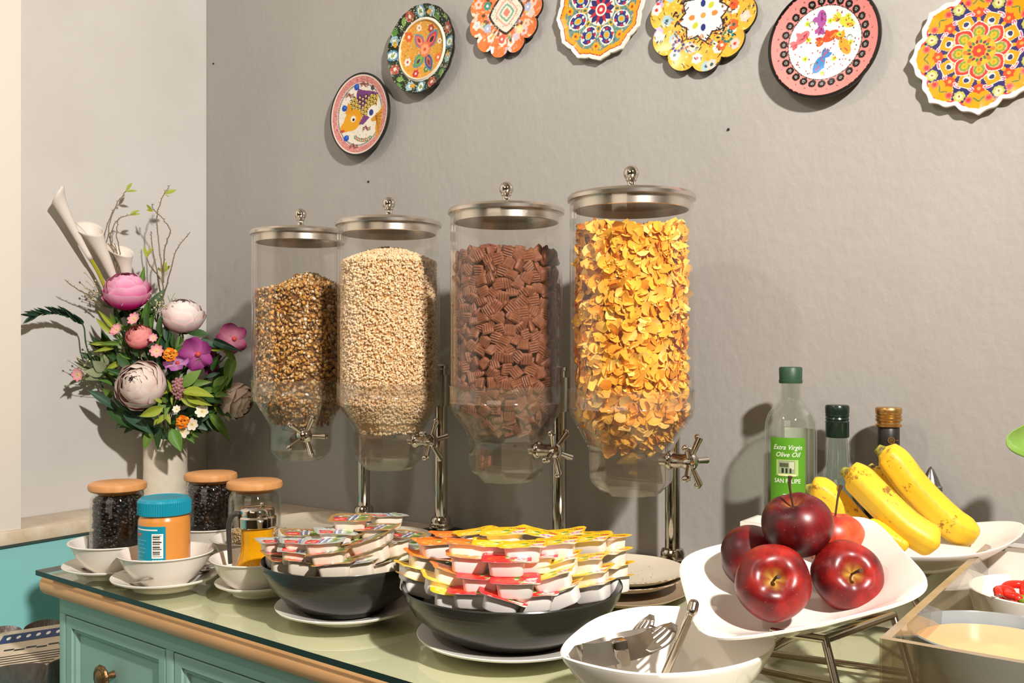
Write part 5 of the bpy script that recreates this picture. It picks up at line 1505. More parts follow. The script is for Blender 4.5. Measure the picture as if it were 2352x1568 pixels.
for x, y, r_, c1, c2 in ((-.4, .35, .12, '#e0662e', '#f3dcb8'), (-.1, .5, .08, '#f2e8d8', '#b08a2c'), (.25, .42, .10, '#b53a34', '#f3e0c8'), (-.45, -.2, .1, '#f1e6da', '#c0502c'), (.45, -.25, .11, '#ee7a3a', '#f6ead8'), (-.2, -.5, .10, '#c8303c', '#f3dfd8'), (.1, -.45, .08, '#4f8a3c', '#d9d39a'), (.5, .1, .07, '#f3ead8', '#a04040')): C.flower(x, y, r_, 6, c1, c2)
def bwing(x, y, L, W, a, c1, c2, c3):
    C.petal(x, y, L, W, a, '#5d93a8'); C.petal(x, y, L * .9, W * .8, a, c1); C.petal(x + .08 * math.cos(a), y + .08 * math.sin(a), L * .6, W * .5, a, c2); C.petal(x + .16 * math.cos(a), y + .16 * math.sin(a), L * .35, W * .3, a, c3)
bwing(.08, .02, .5, .15, .75, '#cf3a4e', '#e0705a', '#2a1c20'); bwing(.02, .04, .42, .13, 2.2, '#d9576a', '#ea9a6c', '#b52a3a'); bwing(.04, -.08, .42, .13, 3.85, '#5da24a', '#8cb85a', '#5a2a50'); bwing(.08, -.08, .48, .12, 5.1, '#3b4f86', '#d2683a', '#7a2a5a')
C.ell(.05, .0, .15, .17, 0, '#ea7a4c'); C.flower(.05, 0, .13, 8, '#f3a878', '#e0522e')
sc2 = lambda a: 1 + .020 * abs(math.sin(8 * a)) - .01
wall_plate('black and green flowered plate with a cream ring and an orange butterfly centre', 963, 111, 100, C, sc2, M_rblack, ridge=.68)
# 3: orange lobed
def lobes(n, amp, ph=0):
    return lambda a: 1 - amp * (1 - abs(math.cos(n * (a + ph) / 2)) ** .55)
C = Canvas(420, '#ec8040')
for k in range(700):
    a = rs.rand() * 6.28; q = rs.uniform(.1, 1.05); C.ell(q * math.cos(a), q * math.sin(a), rs.uniform(.015, .05), rs.uniform(.01, .03), a, ['#f6a878', '#f3c9a4', '#e86c2c', '#f08c54', '#ee9a6a'][k % 5])
for k in range(26):
    a = k * 2.399; q = .62 + .28 * ((k * 7) % 5) / 5; C.flower(q * math.cos(a), q * math.sin(a), .11, 5, ['#f7e9da', '#f4d2be', '#e9ccd6', '#f6efe6'][k % 4], ['#e2763c', '#cfd4e2', '#e0a850'][k % 3], a)
for k in range(60):
    a = rs.rand() * 6.28; q = rs.uniform(.40, .62); C.ell(q * math.cos(a), q * math.sin(a), .05, .035, a, ['#6d4438', '#f2e2d2', '#8b5a48', '#7ab08a', '#e0b8c4', '#d8c25a'][k % 6])
for k in range(7): a = k * .9; C.flower(.56 * math.cos(a), .56 * math.sin(a), .1, 8, ['#b9c4e4', '#e0695a', '#f2e7a0', '#3f9a8a'][k % 4], '#f4f0e6')
C.put((np.abs(C.X) ** 1.3 + np.abs(C.Y) ** 1.3) < .43 ** 1.3 * 1.15, '#3a2420'); C.put((np.abs(C.X) ** 1.3 + np.abs(C.Y) ** 1.3) < .42 ** 1.3, '#f3ead8')
for r_, cc in ((.30, '#efb09a'), (.26, '#f4ecd9'), (.20, '#7fb49a'), (.15, '#f4ecd9'), (.09, '#e98a74')): C.put((np.abs(C.X) ** 1.2 + np.abs(C.Y) ** 1.2) < r_ ** 1.2, cc)
for k in range(160): a = rs.rand() * 6.28; q = .4 * rs.rand() ** .5; C.ell(q * math.cos(a), q * math.sin(a), .012, None, 0, ['#efb09a', '#f4ecd9', '#7fb49a'][k % 3])
wall_plate('orange lobed plate with a white diamond medallion, cut by the top edge', 1160, 27, 104, C, lobes(11, .16, .05), M_rblack, flat=True)
# 4: eight blue medallions
def ogee(n, amp, ph=0):
    def f(a):
        x = ((a + ph) * n / (2 * pi)) % 1.0
        return 1 - amp * (1 - abs(2 * x - 1)) ** 1.0 * .0 - amp * (math.sin(pi * x) ** .6 * -.55 + .55) + .025 * math.exp(-((x - .5) / .10) ** 2)
    return f
og = ogee(12, .09, .26)
C = Canvas(420, '#f2eadf')
def fill_scaled(sc_, c):
    k = np.vectorize(og)(C.A); C.put(C.Rr < sc_ * k, c)
kk = np.vectorize(og)(C.A)
C.put(C.Rr < .885 * kk, '#b8331f'); C.put(C.Rr < .865 * kk, '#f0a318'); C.put(C.Rr < .78 * kk, '#6b8f86')
for k in range(500):
    a = rs.rand() * 6.28; q = .76 * rs.rand() ** .5; C.ell(q * math.cos(a), q * math.sin(a), .035, .014, rs.rand() * 3, ['#e9a92a', '#4f8a70', '#7fa9a0', '#3d5f86', '#d8c890'][k % 5])
for k in range(8):
    a = k / 8 * 2 * pi + .25; x, y = .53 * math.cos(a), .53 * math.sin(a)
    C.ell(x, y, .20, .165, a, '#f3ede2'); C.ell(x, y, .175, .14, a, '#2b2a6a')
    for j in range(12): b_ = j / 12 * 2 * pi; C.ell(x + .135 * math.cos(b_), y + .125 * math.sin(b_), .028, None, 0, '#c3283a' if j % 3 == 0 else ('#f1ece4' if j % 3 == 1 else '#3a3590'))
    C.ell(x, y, .085, .07, a, '#8fc0cc'); C.petal(x - .07 * math.cos(a), y - .07 * math.sin(a), .14, .05, a, '#eda81c')
    a2 = a + pi / 8; x, y = .70 * math.cos(a2), .70 * math.sin(a2); C.flower(x, y, .09, 6, '#eba81f', '#b8331f'); x, y = .36 * math.cos(a2), .36 * math.sin(a2); C.ell(x, y, .075, .05, a2, '#efb02a'); C.ell(x, y, .04, .025, a2, '#37706a')
C.ell(0, 0, .30, c='#f2ece0'); C.flower(0, 0, .30, 8, '#2b2a6a', None, .0, .25); C.flower(0, 0, .28, 8, '#c3283a', None, pi / 8, .12); C.ell(0, 0, .12, c='#f2ece0'); C.ell(0, 0, .09, c='#c8303c'); C.ell(0, 0, .04, c='#f3dcd0')
wall_plate('white-edged scalloped plate with dark blue medallions, top centre', 1377, 20, 115, C, og, M_rwhite, flat=True)
# 5: yellow lobed
C = Canvas(420, '#f2b83e')
for k in range(500):
    a = rs.rand() * 6.28; q = rs.uniform(.1, 1.05); C.ell(q * math.cos(a), q * math.sin(a), rs.uniform(.015, .05), rs.uniform(.01, .03), a, ['#f7cd62', '#f6d98a', '#eda82c', '#f3c04c'][k % 4])
for k in range(34):
    a = k * 2.399; q = .55 + .38 * ((k * 3) % 7) / 7; C.flower(q * math.cos(a), q * math.sin(a), .10, 6, ['#f6efe2', '#e8672c', '#a8c8d0', '#f3cfc4', '#c9b8e0'][k % 5], ['#d8402c', '#f4e8c8', '#2b5f5a'][k % 3], a)
for k in range(3):
    a = (3.9, 5.5, .6)[k]; 
    for j in range(9): b_ = j / 9 * 6.28; C.ell(.62 * math.cos(a) + .09 * math.cos(b_), .62 * math.sin(a) + .09 * math.sin(b_), .028, None, 0, ['#2b3580', '#1f7a6a', '#2b3580'][k], 0)
for k in range(150):
    a = rs.rand() * 6.28; q = rs.uniform(.30, .56); C.ell(q * math.cos(a), q * math.sin(a), rs.uniform(.02, .05), .018, rs.rand() * 3, ['#3b2620', '#5a3830', '#f2ead8', '#e08038', '#8fb0a0', '#2c2018'][k % 6])
for k in range(90): a = rs.rand() * 6.28; q = rs.uniform(.6, .97); C.line([(q * math.cos(a), q * math.sin(a)), (q * math.cos(a) + .04 * math.cos(a * 5), q * math.sin(a) + .04)], .008, '#2b2a2a')
C.flower(0, 0, .46, 8, '#3a2c28', None, .1, .36); C.flower(0, 0, .43, 8, '#f6f1e8', None, .1, .32); C.flower(0, 0, .26, 8, '#f6f1e8', None, .5, .45)
for k in range(8): a = k / 8 * 2 * pi; C.ell(.2 * math.cos(a), .2 * math.sin(a), .06, .045, a, ['#f08a3c', '#c9cc3a', '#22357a', '#f6f1e8'][k % 4])
C.flower(0, 0, .16, 6, '#f8f3ea', '#f0a050')
for k in range(120):
    a = rs.rand() * 6.28; q = rs.uniform(.34, .60); C.line([(q * math.cos(a), q * math.sin(a)), (q * math.cos(a) + .05 * math.cos(a * 7), q * math.sin(a) + .05 * math.sin(a * 3))], .010, ['#3b2620', '#2c2018', '#7a4a3a', '#e07a34'][k % 4])
wall_plate('yellow lobed plate with a white flower centre, right of the blue medallion plate', 1612, 33, 133, C, lobes(10, .15, .2), M_rblack, flat=True)
# 6: pink with black dots and small fish
C = Canvas(460, '#ec8c86')
C.ring(.915, 3, '#171312'); C.ring(.62, .64, '#3a2420'); C.put(C.Rr < .62, '#f6f0e6')
C.put((C.Rr < .915) & (C.Rr > .64) & (C.Y < -.35), '#f09088')
for k in range(27):
    a = k / 27 * 2 * pi; x, y = .71 * math.cos(a), .71 * math.sin(a); C.ell(x, y, .068, None, 0, '#221c1a'); C.ell(x, y, .024, None, 0, '#b9b6b0'); C.ell(x, y, .015, None, 0, '#3a3634')
    a += pi / 27; C.ell(.815 * math.cos(a), .815 * math.sin(a), .016, None, 0, '#7a3a3a'); C.ell(.815 * math.cos(a), .815 * math.sin(a), .008, None, 0, '#f0a8a0')
def fishy(x, y, s_, a, c1, c2):
    C.ell(x, y, .5 * s_, .28 * s_, a, c1); tx, ty = x - .5 * s_ * math.cos(a), y - .5 * s_ * math.sin(a)
    for da in (-.7, -.25, .25): C.petal(tx + .1 * s_ * math.cos(a), ty + .1 * s_ * math.sin(a), .55 * s_, .13 * s_, a + pi + da, c1)
    C.petal(x - .1 * s_, y, .45 * s_, .15 * s_, a + 1.6, c1); C.line([(x, y - .1 * s_), (x + .3 * s_ * math.cos(a), y + .3 * s_ * math.sin(a))], .012, c2)
    for k in range(3): C.line([(tx, ty), (tx - .4 * s_ * math.cos(a + .4 * (k - 1)), ty - .4 * s_ * math.sin(a + .4 * (k - 1)))], .005, c2)
fishy(-.05, .42, .30, 1.5, '#a85aa0', '#7a2a6a'); fishy(.38, .28, .30, -.5, '#cdd04a', '#d8762c'); fishy(-.38, .16, .28, .7, '#e0747a', '#b53a4a'); fishy(.10, .10, .30, .4, '#e2502e', '#e8a030'); fishy(.34, -.12, .32, -1.1, '#eaa02c', '#c0502c'); fishy(-.10, -.36, .32, 4.2, '#3f86c8', '#c83a4a')
for k in range(9): a = k * 2.4 + .4; q = .22 + .03 * k; C.flower(q * 1.2 * math.cos(a), q * 1.2 * math.sin(a), .05, 5, '#c7d23c', '#8a9a2c')
for k in range(110):
    a = rs.rand() * 6.28; q = .58 * rs.rand() ** .5; x, y = q * math.cos(a), q * math.sin(a); C.ell(x, y, .012, .016, 0, ['#b52a3a', '#c8404a', '#4a4a50'][k % 3])
for k in range(8):
    x, y = .42 * math.cos(k * 2.1), .42 * math.sin(k * 2.1); C.line([(x + .05 * math.cos(q), y + .05 * math.sin(q)) for q in [0, 1, 2, 3, 4]], .0045, '#7a8a70')
wall_plate('round pink plate ringed with black dots and small coloured fish on white', 1889, 94, 129, C, one_, M_rblack)
# 7: big mandala
og7 = ogee(8, .09, 0)
def og7(a):
    x = ((a + pi / 8) * 8 / (2 * pi)) % 1.0
    d = abs(x - .5) * 2          # 0 at lobe tip, 1 at notch
    return 1 - .085 * d ** 1.6 + .012 * math.cos(d * pi * 3) - .012 + .02 * math.exp(-(d / .09) ** 2) - .02
C = Canvas(560, '#f3ebe0')
kk = np.vectorize(og7)(C.A) * .98
C.put(C.Rr < .90 * kk, '#c93a44'); C.put(C.Rr < .865 * kk, '#4a2030'); C.put(C.Rr < .85 * kk, '#2f2a63')
for k in range(8):
    a = k * pi / 4
    for sgn in (0,):
        x, y = .50 * math.cos(a), .50 * math.sin(a)
        tip = [(r_ * math.cos(a + o_), r_ * math.sin(a + o_)) for r_, o_ in ((.50, 0), (.55, .09), (.59, .14), (.65, .22), (.80, .285), (.85, .16), (.875, 0), (.85, -.16), (.80, -.285), (.65, -.22), (.59, -.14), (.55, -.09))]
        C.poly(tip, '#f3e6dc')
        C.poly([(p_[0] + .012 * math.cos(a), p_[1] + .012 * math.sin(a)) if 0 < i_ < 20 else p_ for i_, p_ in enumerate([(q_[0] * .985, q_[1] * .985) for q_ in tip])], '#e99a16')
        C.flower(.565 * math.cos(a), .565 * math.sin(a), .085, 6, '#e24a24', '#f3a24a', a)
        for o_ in (-.19, .19):
            C.flower(.735 * math.cos(a + o_), .735 * math.sin(a + o_), .06, 6, '#e9705e', '#f6d8c8'); C.flower(.735 * math.cos(a + o_), .735 * math.sin(a + o_), .035, 5, '#d83a3a')
        C.line([(.7 * math.cos(a - .1), .7 * math.sin(a - .1)), (.76 * math.cos(a), .76 * math.sin(a)), (.7 * math.cos(a + .1), .7 * math.sin(a + .1))], .010, '#4d7a46')
    b_ = a + pi / 8
    C.flower(.70 * math.cos(b_), .70 * math.sin(b_), .088, 8, '#b9b860', '#c84a6a', 0, .5); C.flower(.70 * math.cos(b_), .70 * math.sin(b_), .055, 6, '#e8d49a', '#a02a4a')
    for o_ in (-.20, .20):
        x, y = .56 * math.cos(b_ + o_ * .9), .56 * math.sin(b_ + o_ * .9); C.ell(x, y, .07, .034, b_ + 1.2, '#f3e4e2'); C.ell(x, y, .056, .024, b_ + 1.2, '#c8406a'); C.ell(x, y, .032, .010, b_ + 1.2, '#f3e4e2')
    sqd = [(r_ * math.cos(b_ + o_), r_ * math.sin(b_ + o_)) for r_, o_ in ((.30, 0), (.42, -.25), (.56, -.17), (.56, .17), (.42, .25))]
    C.poly([(x * 1.02, y * 1.02) for x, y in sqd], '#f3e9da'); C.poly(sqd, '#e99a16'); C.ell(.44 * math.cos(b_), .44 * math.sin(b_), .055, .055, b_, '#f6f0e6'); C.ell(.45 * math.cos(b_), .45 * math.sin(b_), .035, .04, b_, '#27335f')
    C.ell(.46 * math.cos(a), .46 * math.sin(a), .04, .03, a, '#e99a16')
for k in range(8):
    a = k * pi / 4; x, y = .30 * math.cos(a), .30 * math.sin(a)
    C.petal(.14 * math.cos(a), .14 * math.sin(a), .31, .145, a, '#f4e2d4'); C.petal(.15 * math.cos(a), .15 * math.sin(a), .285, .13, a, '#dc3a2a')
    C.ell(x - .02 * math.cos(a), y - .02 * math.sin(a), .10, .085, a, '#f0a08a'); C.flower(x - .02 * math.cos(a), y - .02 * math.sin(a), .085, 8, '#7f9a3a', None); C.flower(x - .02 * math.cos(a), y - .02 * math.sin(a), .05, 6, '#efac22', '#e07a20')
C.ell(0, 0, .23, c='#d9a93a')
for k in range(16): a = k / 16 * 2 * pi; C.ell(.18 * math.cos(a), .18 * math.sin(a), .04, .028, a, '#efb02a' if k % 2 else '#d8762c'); C.ell(.135 * math.cos(a + .2), .135 * math.sin(a + .2), .028, .02, a, '#3f7a4a' if k % 2 else '#7a2a4a')
C.flower(0, 0, .10, 8, '#d83a2a', '#f0a82a')
wall_plate('largest plate, pointed white edge with an orange and navy star flower pattern, far right', 2247, 114, 149, C, og7, M_rwhite, flat=True)
# small nail heads and scars on the wall
for px, py in ((490, 146), (1673, 297), (846, 417)):
    p = Wl(px, py, .001); mb = MB(); mb.add(ball(.0022, 8, 6)); o = obj('nail', mb, M_dark, loc=p); tag(o, {490: 'tiny nail near the wall corner, left of the plates', 1673: 'tiny nail in the grey wall right of the tallest lid', 846: 'tiny nail in the grey wall below the fish plate'}[px], 'nail')
# ------------------------------------------------------------------ vase and silk flowers
vp = unproj(-.367 * 2.07, 2.07, 0); vp.x = max(vp.x, XL + .075); 
u = (380 - 1176) / FPX; Zv = (vp.x) / (u * CT - ST); vp = unproj(u * Zv, Zv, 0.0)
t_v = thing('ceramic_vase', 'cream cylindrical ceramic vase with faint relief in the wall corner', 'vase', vp)
vr = 48 / FPX * Zv
vt = HCAM - (985 - 800) / FPX * Zv
mb = MB(); mb.add(lathe([(0, 0), (vr * .94, 0), (vr, .004), (vr * 1.0, .018), (vr * .95, .024), (vr * .985, .034), (vr, .06), (vr, vt - .02), (vr * .97, vt - .006), (vr * .99, vt), (vr * .92, vt), (vr * .90, vt - .01), (vr * .9, .02), (0, .015)], 72))
obj('vase_body', mb, mat('cream_relief_glaze', '#e6dac6', .25, bump=.9, bscale=26, bdist=.004), t_v)
ZF = Zv - .02
def FP(px, py, dz=0):
    zw = XL / ((px - 1176) / FPX * CT - ST)      # stay in front of the pale wall
    return Rz_(px, py, min(ZF + dz, zw - .028 + max(-.14, min(0, dz)) * .6))
neck = FP(380, 985, .0)
GREENS = {'d': '#2f4d25', 'g': '#4f7a2c', 'y': '#a3ad3a', 'm': '#6f8f3a', 'b': '#3f5f4a', 'o': '#8a9470'}
M_leaf = {k: mat('leaf_' + {'d': 'dark_green', 'g': 'green', 'y': 'yellow_green', 'm': 'mid_green', 'b': 'blue_green', 'o': 'grey_green'}[k], v, .5, var={'d': '#3d6030', 'g': '#628e38', 'y': '#8c9a30', 'm': '#5c7d30', 'b': '#35523f', 'o': '#9aa27e'}[k], vscale=45, vamt=.3) for k, v in GREENS.items()}
M_stem = mat('green_stem', '#5e7434', .6); M_twig = mat('brown_twig', '#8d7a60', .8)
def leaf_mesh(bend=.18, fold=.22, pw=.75):
    nu, nv = 4, 10; V = []; F = []
    for i in range(nv + 1):
        v = i / nv; w_ = math.sin(pi * v ** pw) ** .9 * .5 if 0 < v < 1 else .012
        for j in range(-nu // 2, nu // 2 + 1):
            x = j / (nu / 2); V.append((x * w_, v, bend * (v * v - .0) * -1 + fold * abs(x) * w_))
    k = nu + 1
    for i in range(nv):
        for j in range(nu): F.append((i * k + j, i * k + j + 1, (i + 1) * k + j + 1, (i + 1) * k + j))
    mb = MB(); mb.add((V, F)); return mb
LM = {}
def leaf(parent, p0, p1, wr, kind='g', nrm=None, variant=0, po=Vector((0, 0, 0))):
    """leaf from p0 to p1, width ratio wr"""
    key = (kind, variant)
    if key not in LM:
        o = obj('leaf', leaf_mesh([.15, .35, -.1][variant], [.25, .1, .35][variant], [.75, 1.0, .6][variant]), M_leaf[kind], None, auto=180, recalc=False); LM[key] = o; fresh = True
    else:
        o = LM[key].copy(); COL.objects.link(o); fresh = False
    d = p1 - p0; Ln = d.length; y = d.normalized()
    z = Vector(nrm) if nrm is not None else (-VIEW + UP * RND.uniform(-.2, .8) + RIGHT * RND.uniform(-.6, .6))
    z = (z - y * z.dot(y)).normalized(); x = y.cross(z)
    M = Matrix((x * Ln * wr / .5 * .5, y * Ln, z * Ln)).transposed().to_4x4(); M.translation = p0 - po
    o.parent = parent; o.matrix_basis = M
    return o
def stem(parent, pts, r, m, po, name='stem', taper=.4):
    mb = MB(); mb.add(sweep([p - po for p in cr(pts, 5)], lambda s: r * (1 - taper * s), 7)); return obj(name, mb, m, parent)
def peony(label, px, py, dz, Rp, axis, cout, cin, openn=.5, stem_to=None, cat='flower', hue_edge=None, sepal='g', seed=0):
    p = FP(px, py, dz); rs_ = random.Random(seed)
    t = thing('peony', label, cat, p, group='silk peonies')
    ax = Vector(axis).normalized(); M = frame((0, 0, 0), ax, UP)
    R0 = Rp / FPX * ZF
    co_, ci_, ce_ = np.array(lin(cout)), np.array(lin(cin)), np.array(lin(hue_edge or cin))
    layers = [(1.0, 6, 14 + openn * -10, 62), (.95, 6, 34, 58), (.84, 6, 52, 60), (.70, 7, 64, 58), (.56, 6, 72, 62), (.42, 5, 76, 66), (.28, 4, 80, 70), (.15, 3, 84, 80)]
    for li, (rk, n, lat1, hw) in enumerate(layers):
        for k in range(n):
            lon0 = 2 * pi * (k + .5 * (li % 2)) / n + rs_.uniform(-.12, .12); nu, nv = 8, 9; V = []; F = []; cols = []
            la1 = math.radians(lat1 + rs_.uniform(-8, 6)); rk2 = rk * rs_.uniform(.93, 1.05)
            for i in range(nv + 1):
                v = i / nv
                for j in range(nu + 1):
                    x = j / nu * 2 - 1
                    top = la1 - math.radians(16) * abs(x) ** 3 + math.radians(3.5) * math.sin(5 * x + li + k)
                    la = math.radians(-80) + (top + math.radians(80)) * v
                    lo = lon0 + math.radians(hw) * x * (.35 + .65 * math.sin(pi * min(.62, v * .62)))
                    rz_ = R0 * rk2 ** .12; rr_ = R0 * rk2 * (1 + .10 * openn * max(0, v - .75) * 4 + .05 * math.sin(7 * x + k) * v * v + .02 * x)
                    V.append(M @ Vector((rr_ * math.cos(la) * math.cos(lo), rr_ * math.cos(la) * math.sin(lo), (rz_ if la > 0 else rr_) * math.sin(la) * .86 * (1 + .05 * (rr_ / R0 / rk2 - 1)))))
                    e = max(0, v - .6) / .4; base = co_ * (1 - li / 7) + ci_ * (li / 7)
                    c_ = base * (1 - e) + ce_ * e; c_ = c_ * (.9 + .1 * v); cols.append(tuple(np.clip(c_, 0, 1)))
            kk_ = nu + 1
            for i in range(nv):
                for j in range(nu): F.append((i * kk_ + j, i * kk_ + j + 1, (i + 1) * kk_ + j + 1, (i + 1) * kk_ + j))
            mb = MB(); mb.add((V, F), col=cols)
            o = obj('petal', mb, M_petal, t, auto=180, recalc=False)
    for k in range(5):
        a = k * 2 * pi / 5 + rs_.random(); q0 = M @ Vector((0, 0, -R0 * .87)); q1 = M @ Vector((math.cos(a) * R0 * .95, math.sin(a) * R0 * .95, -R0 * .38))
        leaf(t, q0, q1, .5, sepal, nrm=q0, variant=0)
    if stem_to is not None: stem(t, [p - ax * R0 * .8, p - ax * R0 * 1.6 - UP * .01, stem_to], .0022, M_stem, p)
    return t
inner = FP(380, 960, .0)
peony('vivid pink peony at the top of the bouquet, the largest bright bloom', 291, 668, -.06, 50, UP * 1 - VIEW * .45, '#d80c86', '#f07ab4', .55, FP(350, 930), hue_edge='#f3b4cf', seed=1)
peony('pale pink-white peony at the right, facing up, in front of the pale wall', 420, 725, -.04, 46, UP * 1 - VIEW * .35 + RIGHT * .15, '#edb9c0', '#f6e8e2', .6, FP(390, 930), hue_edge='#f7ece6', seed=2)
peony('half-open coral pink bud below the vivid pink peony', 319, 773, -.09, 29, -VIEW * 1 + UP * .9, '#e8527c', '#f2929c', .1, FP(370, 950), hue_edge='#f2a39c', sepal='y', seed=3)
peony('round blush ranunculus-like bloom in the middle front, facing the viewer', 323, 884, -.12, 53, -VIEW * 1 + UP * .35 - RIGHT * .1, '#e6b9bb', '#eed6c9', .25, FP(378, 975), hue_edge='#eee0d6', seed=4)
peony('cream-pink peony hanging at the right, turned away beside the first dispenser', 545, 922, -.03, 42, RIGHT * 1 - UP * .25 - VIEW * .2, '#d9b8a6', '#e4c8b8', .3, FP(420, 960), hue_edge='#ead3c4', seed=5)

# calla lilies
M_calla = mat('calla_white', '#efe6dc', .55, var='#f5ece2', vscale=14, sss=.0)
def calla(label, base, tip, wtop, lean, sp0):
    b, tpt = base, tip; p = b
    t = thing('calla_lily', label, 'flower', p, group='white calla lilies')
    ax = (tpt - b); Ln = ax.length; z = ax.normalized(); M = frame((0, 0, 0), z, lean)
    n, m_ = 26, 18; V = []; F = []
    for i in range(m_ + 1):
        v = i / m_
        for j in range(n + 1):
            a = (j / n) * 2 * pi * 1.10 - pi * .10
            rr_ = wtop * (.30 + .45 * v + .25 * max(0, v - .55) ** 1.6 / .45 ** 1.6) * (1 + .03 * a)
            hh = Ln * v * (1 if v < .6 else 1) - (Ln * (.16 if wtop < .015 else .22) * (math.cos(a) * -.5 + .5)) * max(0, v - .4) / .6
            ro = 1 + .28 * max(0, v - .85) / .15 * (.5 + .5 * math.cos(a)) + .05 * math.sin(5 * a) * max(0, v - .7)
            V.append(M @ Vector((rr_ * ro * math.cos(a) + (.010 * v * v), rr_ * ro * math.sin(a), hh)))
    k = n + 1
    for i in range(m_):
        for j in range(n): F.append((i * k + j, i * k + j + 1, (i + 1) * k + j + 1, (i + 1) * k + j))
    mb = MB(); mb.add((V, F)); o = obj('spathe', mb, M_calla, t, auto=180, recalc=False); md = o.modifiers.new('thickness', 'SOLIDIFY'); md.thickness = .0008
    stem(t, [b + z * .004, b - z * .03, sp0], .0042, mat('calla_stem', '#a9a82e', .5) if 'calla_stem' not in bpy.data.materials else bpy.data.materials['calla_stem'], p, taper=.0)
calla('long narrow white calla lily leaning left, its tip nearest the window jamb', FP(208, 595, -.02), FP(112, 438, -.02), .0145, UP * .3 + RIGHT, FP(245, 668, -.02))
calla('white calla lily in the middle, behind the vivid pink peony', FP(262, 640, -.01), FP(208, 508, -.05), .0225, -RIGHT, FP(285, 700, 0))
calla('short white calla lily cup directly above the vivid pink peony', FP(292, 655, .0), FP(287, 566, -.03), .0235, -RIGHT + UP * .1, FP(300, 720, 0))

# orchids
def orchid(label, px, py, dz, s_, facing, cols, stem_to):
    p = FP(px, py, dz); t = thing('orchid_bloom', label, 'flower', p, group='magenta orchid blooms')
    M = frame((0, 0, 0), facing, UP); R0 = s_ / FPX * ZF
    c0, c1 = np.array(lin(cols[0])), np.array(lin(cols[1]))
    for k in range(5):
        a = pi / 2 + k * 2 * pi / 5; W_ = .62 if k in (1, 4) else .45; V = []; F = []; cl = []
        for i in range(9):
            v = i / 8; w_ = W_ * math.sin(pi * min(1, .08 + v * .86)) ** .6
            for j in range(7):
                x = j / 3 - 1; V.append(M @ (Rm(a, 'Z') @ Vector((R0 * v, R0 * x * w_, R0 * (.25 * v * v - .18 * x * x * v + .05 * math.sin(4 * x + k))))))
                e = v; cl.append(tuple(c1 * (1 - e) + c0 * e))
        F = [(i * 7 + j, i * 7 + j + 1, (i + 1) * 7 + j + 1, (i + 1) * 7 + j) for i in range(8) for j in range(6)]
        mb = MB(); mb.add((V, F), col=cl); obj('petal', mb, M_petal, t, auto=180, recalc=False)
    mb = MB(); mb.add(ball(R0 * .16, 10, 8, (0, -R0 * .12, R0 * .12)), M); obj('lip', mb, mat('orchid_lip', '#d8504a', .5) if 'orchid_lip' not in bpy.data.materials else bpy.data.materials['orchid_lip'], t)
    stem(t, [p, p + VIEW * .02 - UP * .015, stem_to], .0016, M_stem, p)
PU = ('#7a1668', '#c56aa8')
orchid('magenta orchid bloom at the far right against the grey wall', 533, 778, -.02, 36, -VIEW + RIGHT * .5 + UP * .1, ('#86185c', '#c98a9c'), FP(440, 900))
orchid('magenta orchid bloom in the middle right, with a red lip', 452, 812, -.09, 38, -VIEW - UP * .25, PU, FP(400, 930))
orchid('dark magenta orchid bloom behind, right of the red-lipped one', 486, 835, -.04, 30, RIGHT - VIEW * .4, ('#641050', '#8e2a72'), FP(410, 930))
orchid('lilac orchid petals lying low beneath the orange bud', 405, 836, -.10, 28, UP - VIEW * .6, ('#9a4a98', '#d9a8d0'), FP(390, 930))

# small blossoms
def blossom(label, px, py, dz, s_, c0, c1, n=8, facing=None, cat='flower', group=None, puff=False):
    p = FP(px, py, dz); t = thing('small_blossom', label, cat, p, group=group)
    M = frame((0, 0, 0), facing or (-VIEW + UP * RND.uniform(-.1, .6) + RIGHT * RND.uniform(-.4, .4)), UP); R0 = s_ / FPX * ZF
    a0, a1 = np.array(lin(c0)), np.array(lin(c1))
    if puff:
        mb = MB()
        for q in range(26):
            th, ph = math.acos(1 - 1.3 * (q + .5) / 26), q * 2.399
            d_ = Vector((math.sin(th) * math.cos(ph), math.sin(th) * math.sin(ph), math.cos(th)))
            c_ = a0 * (q % 3) / 2 + a1 * (1 - (q % 3) / 2); v, f = box(R0 * .42, R0 * .42, R0 * .12); mb.add((v, f), M @ frame(d_ * R0 * .75, d_, (.3, 1, .1)) @ Rm(q, 'X'), col=tuple(c_))
        obj('petals', mb, M_petal, t, smooth=False)
    else:
        for k in range(n):
            a = 2 * pi * k / n; V = []; cl = []
            for i in range(5):
                v = i / 4; w_ = 1.15 / n * 2.2 * math.sin(pi * min(1, .1 + v * .8)) ** .8
                for j in (-1, 0, 1): V.append(M @ (Rm(a, 'Z') @ Vector((R0 * (.12 + .88 * v), R0 * j * w_, R0 * (.3 * v * v + .08 * abs(j)))))); cl.append(tuple(a1 * (1 - v) + a0 * v))
            F = [(i * 3 + j, i * 3 + j + 1, (i + 1) * 3 + j + 1, (i + 1) * 3 + j) for i in range(4) for j in range(2)]
            mb = MB(); mb.add((V, F), col=cl); obj('petal', mb, M_petal, t, auto=180, recalc=False)
        mb = MB(); mb.add(ball(R0 * .2, 8, 6), M); obj('centre', mb, mat('blossom_centre', '#d9c04a', .6) if 'blossom_centre' not in bpy.data.materials else bpy.data.materials['blossom_centre'], t)
    stem(t, [p, p + VIEW * .015 - UP * .012, FP(px + (380 - px) * .35, py + 45, .01)], .0009, M_stem, p)
PK = 'small pink blossoms'
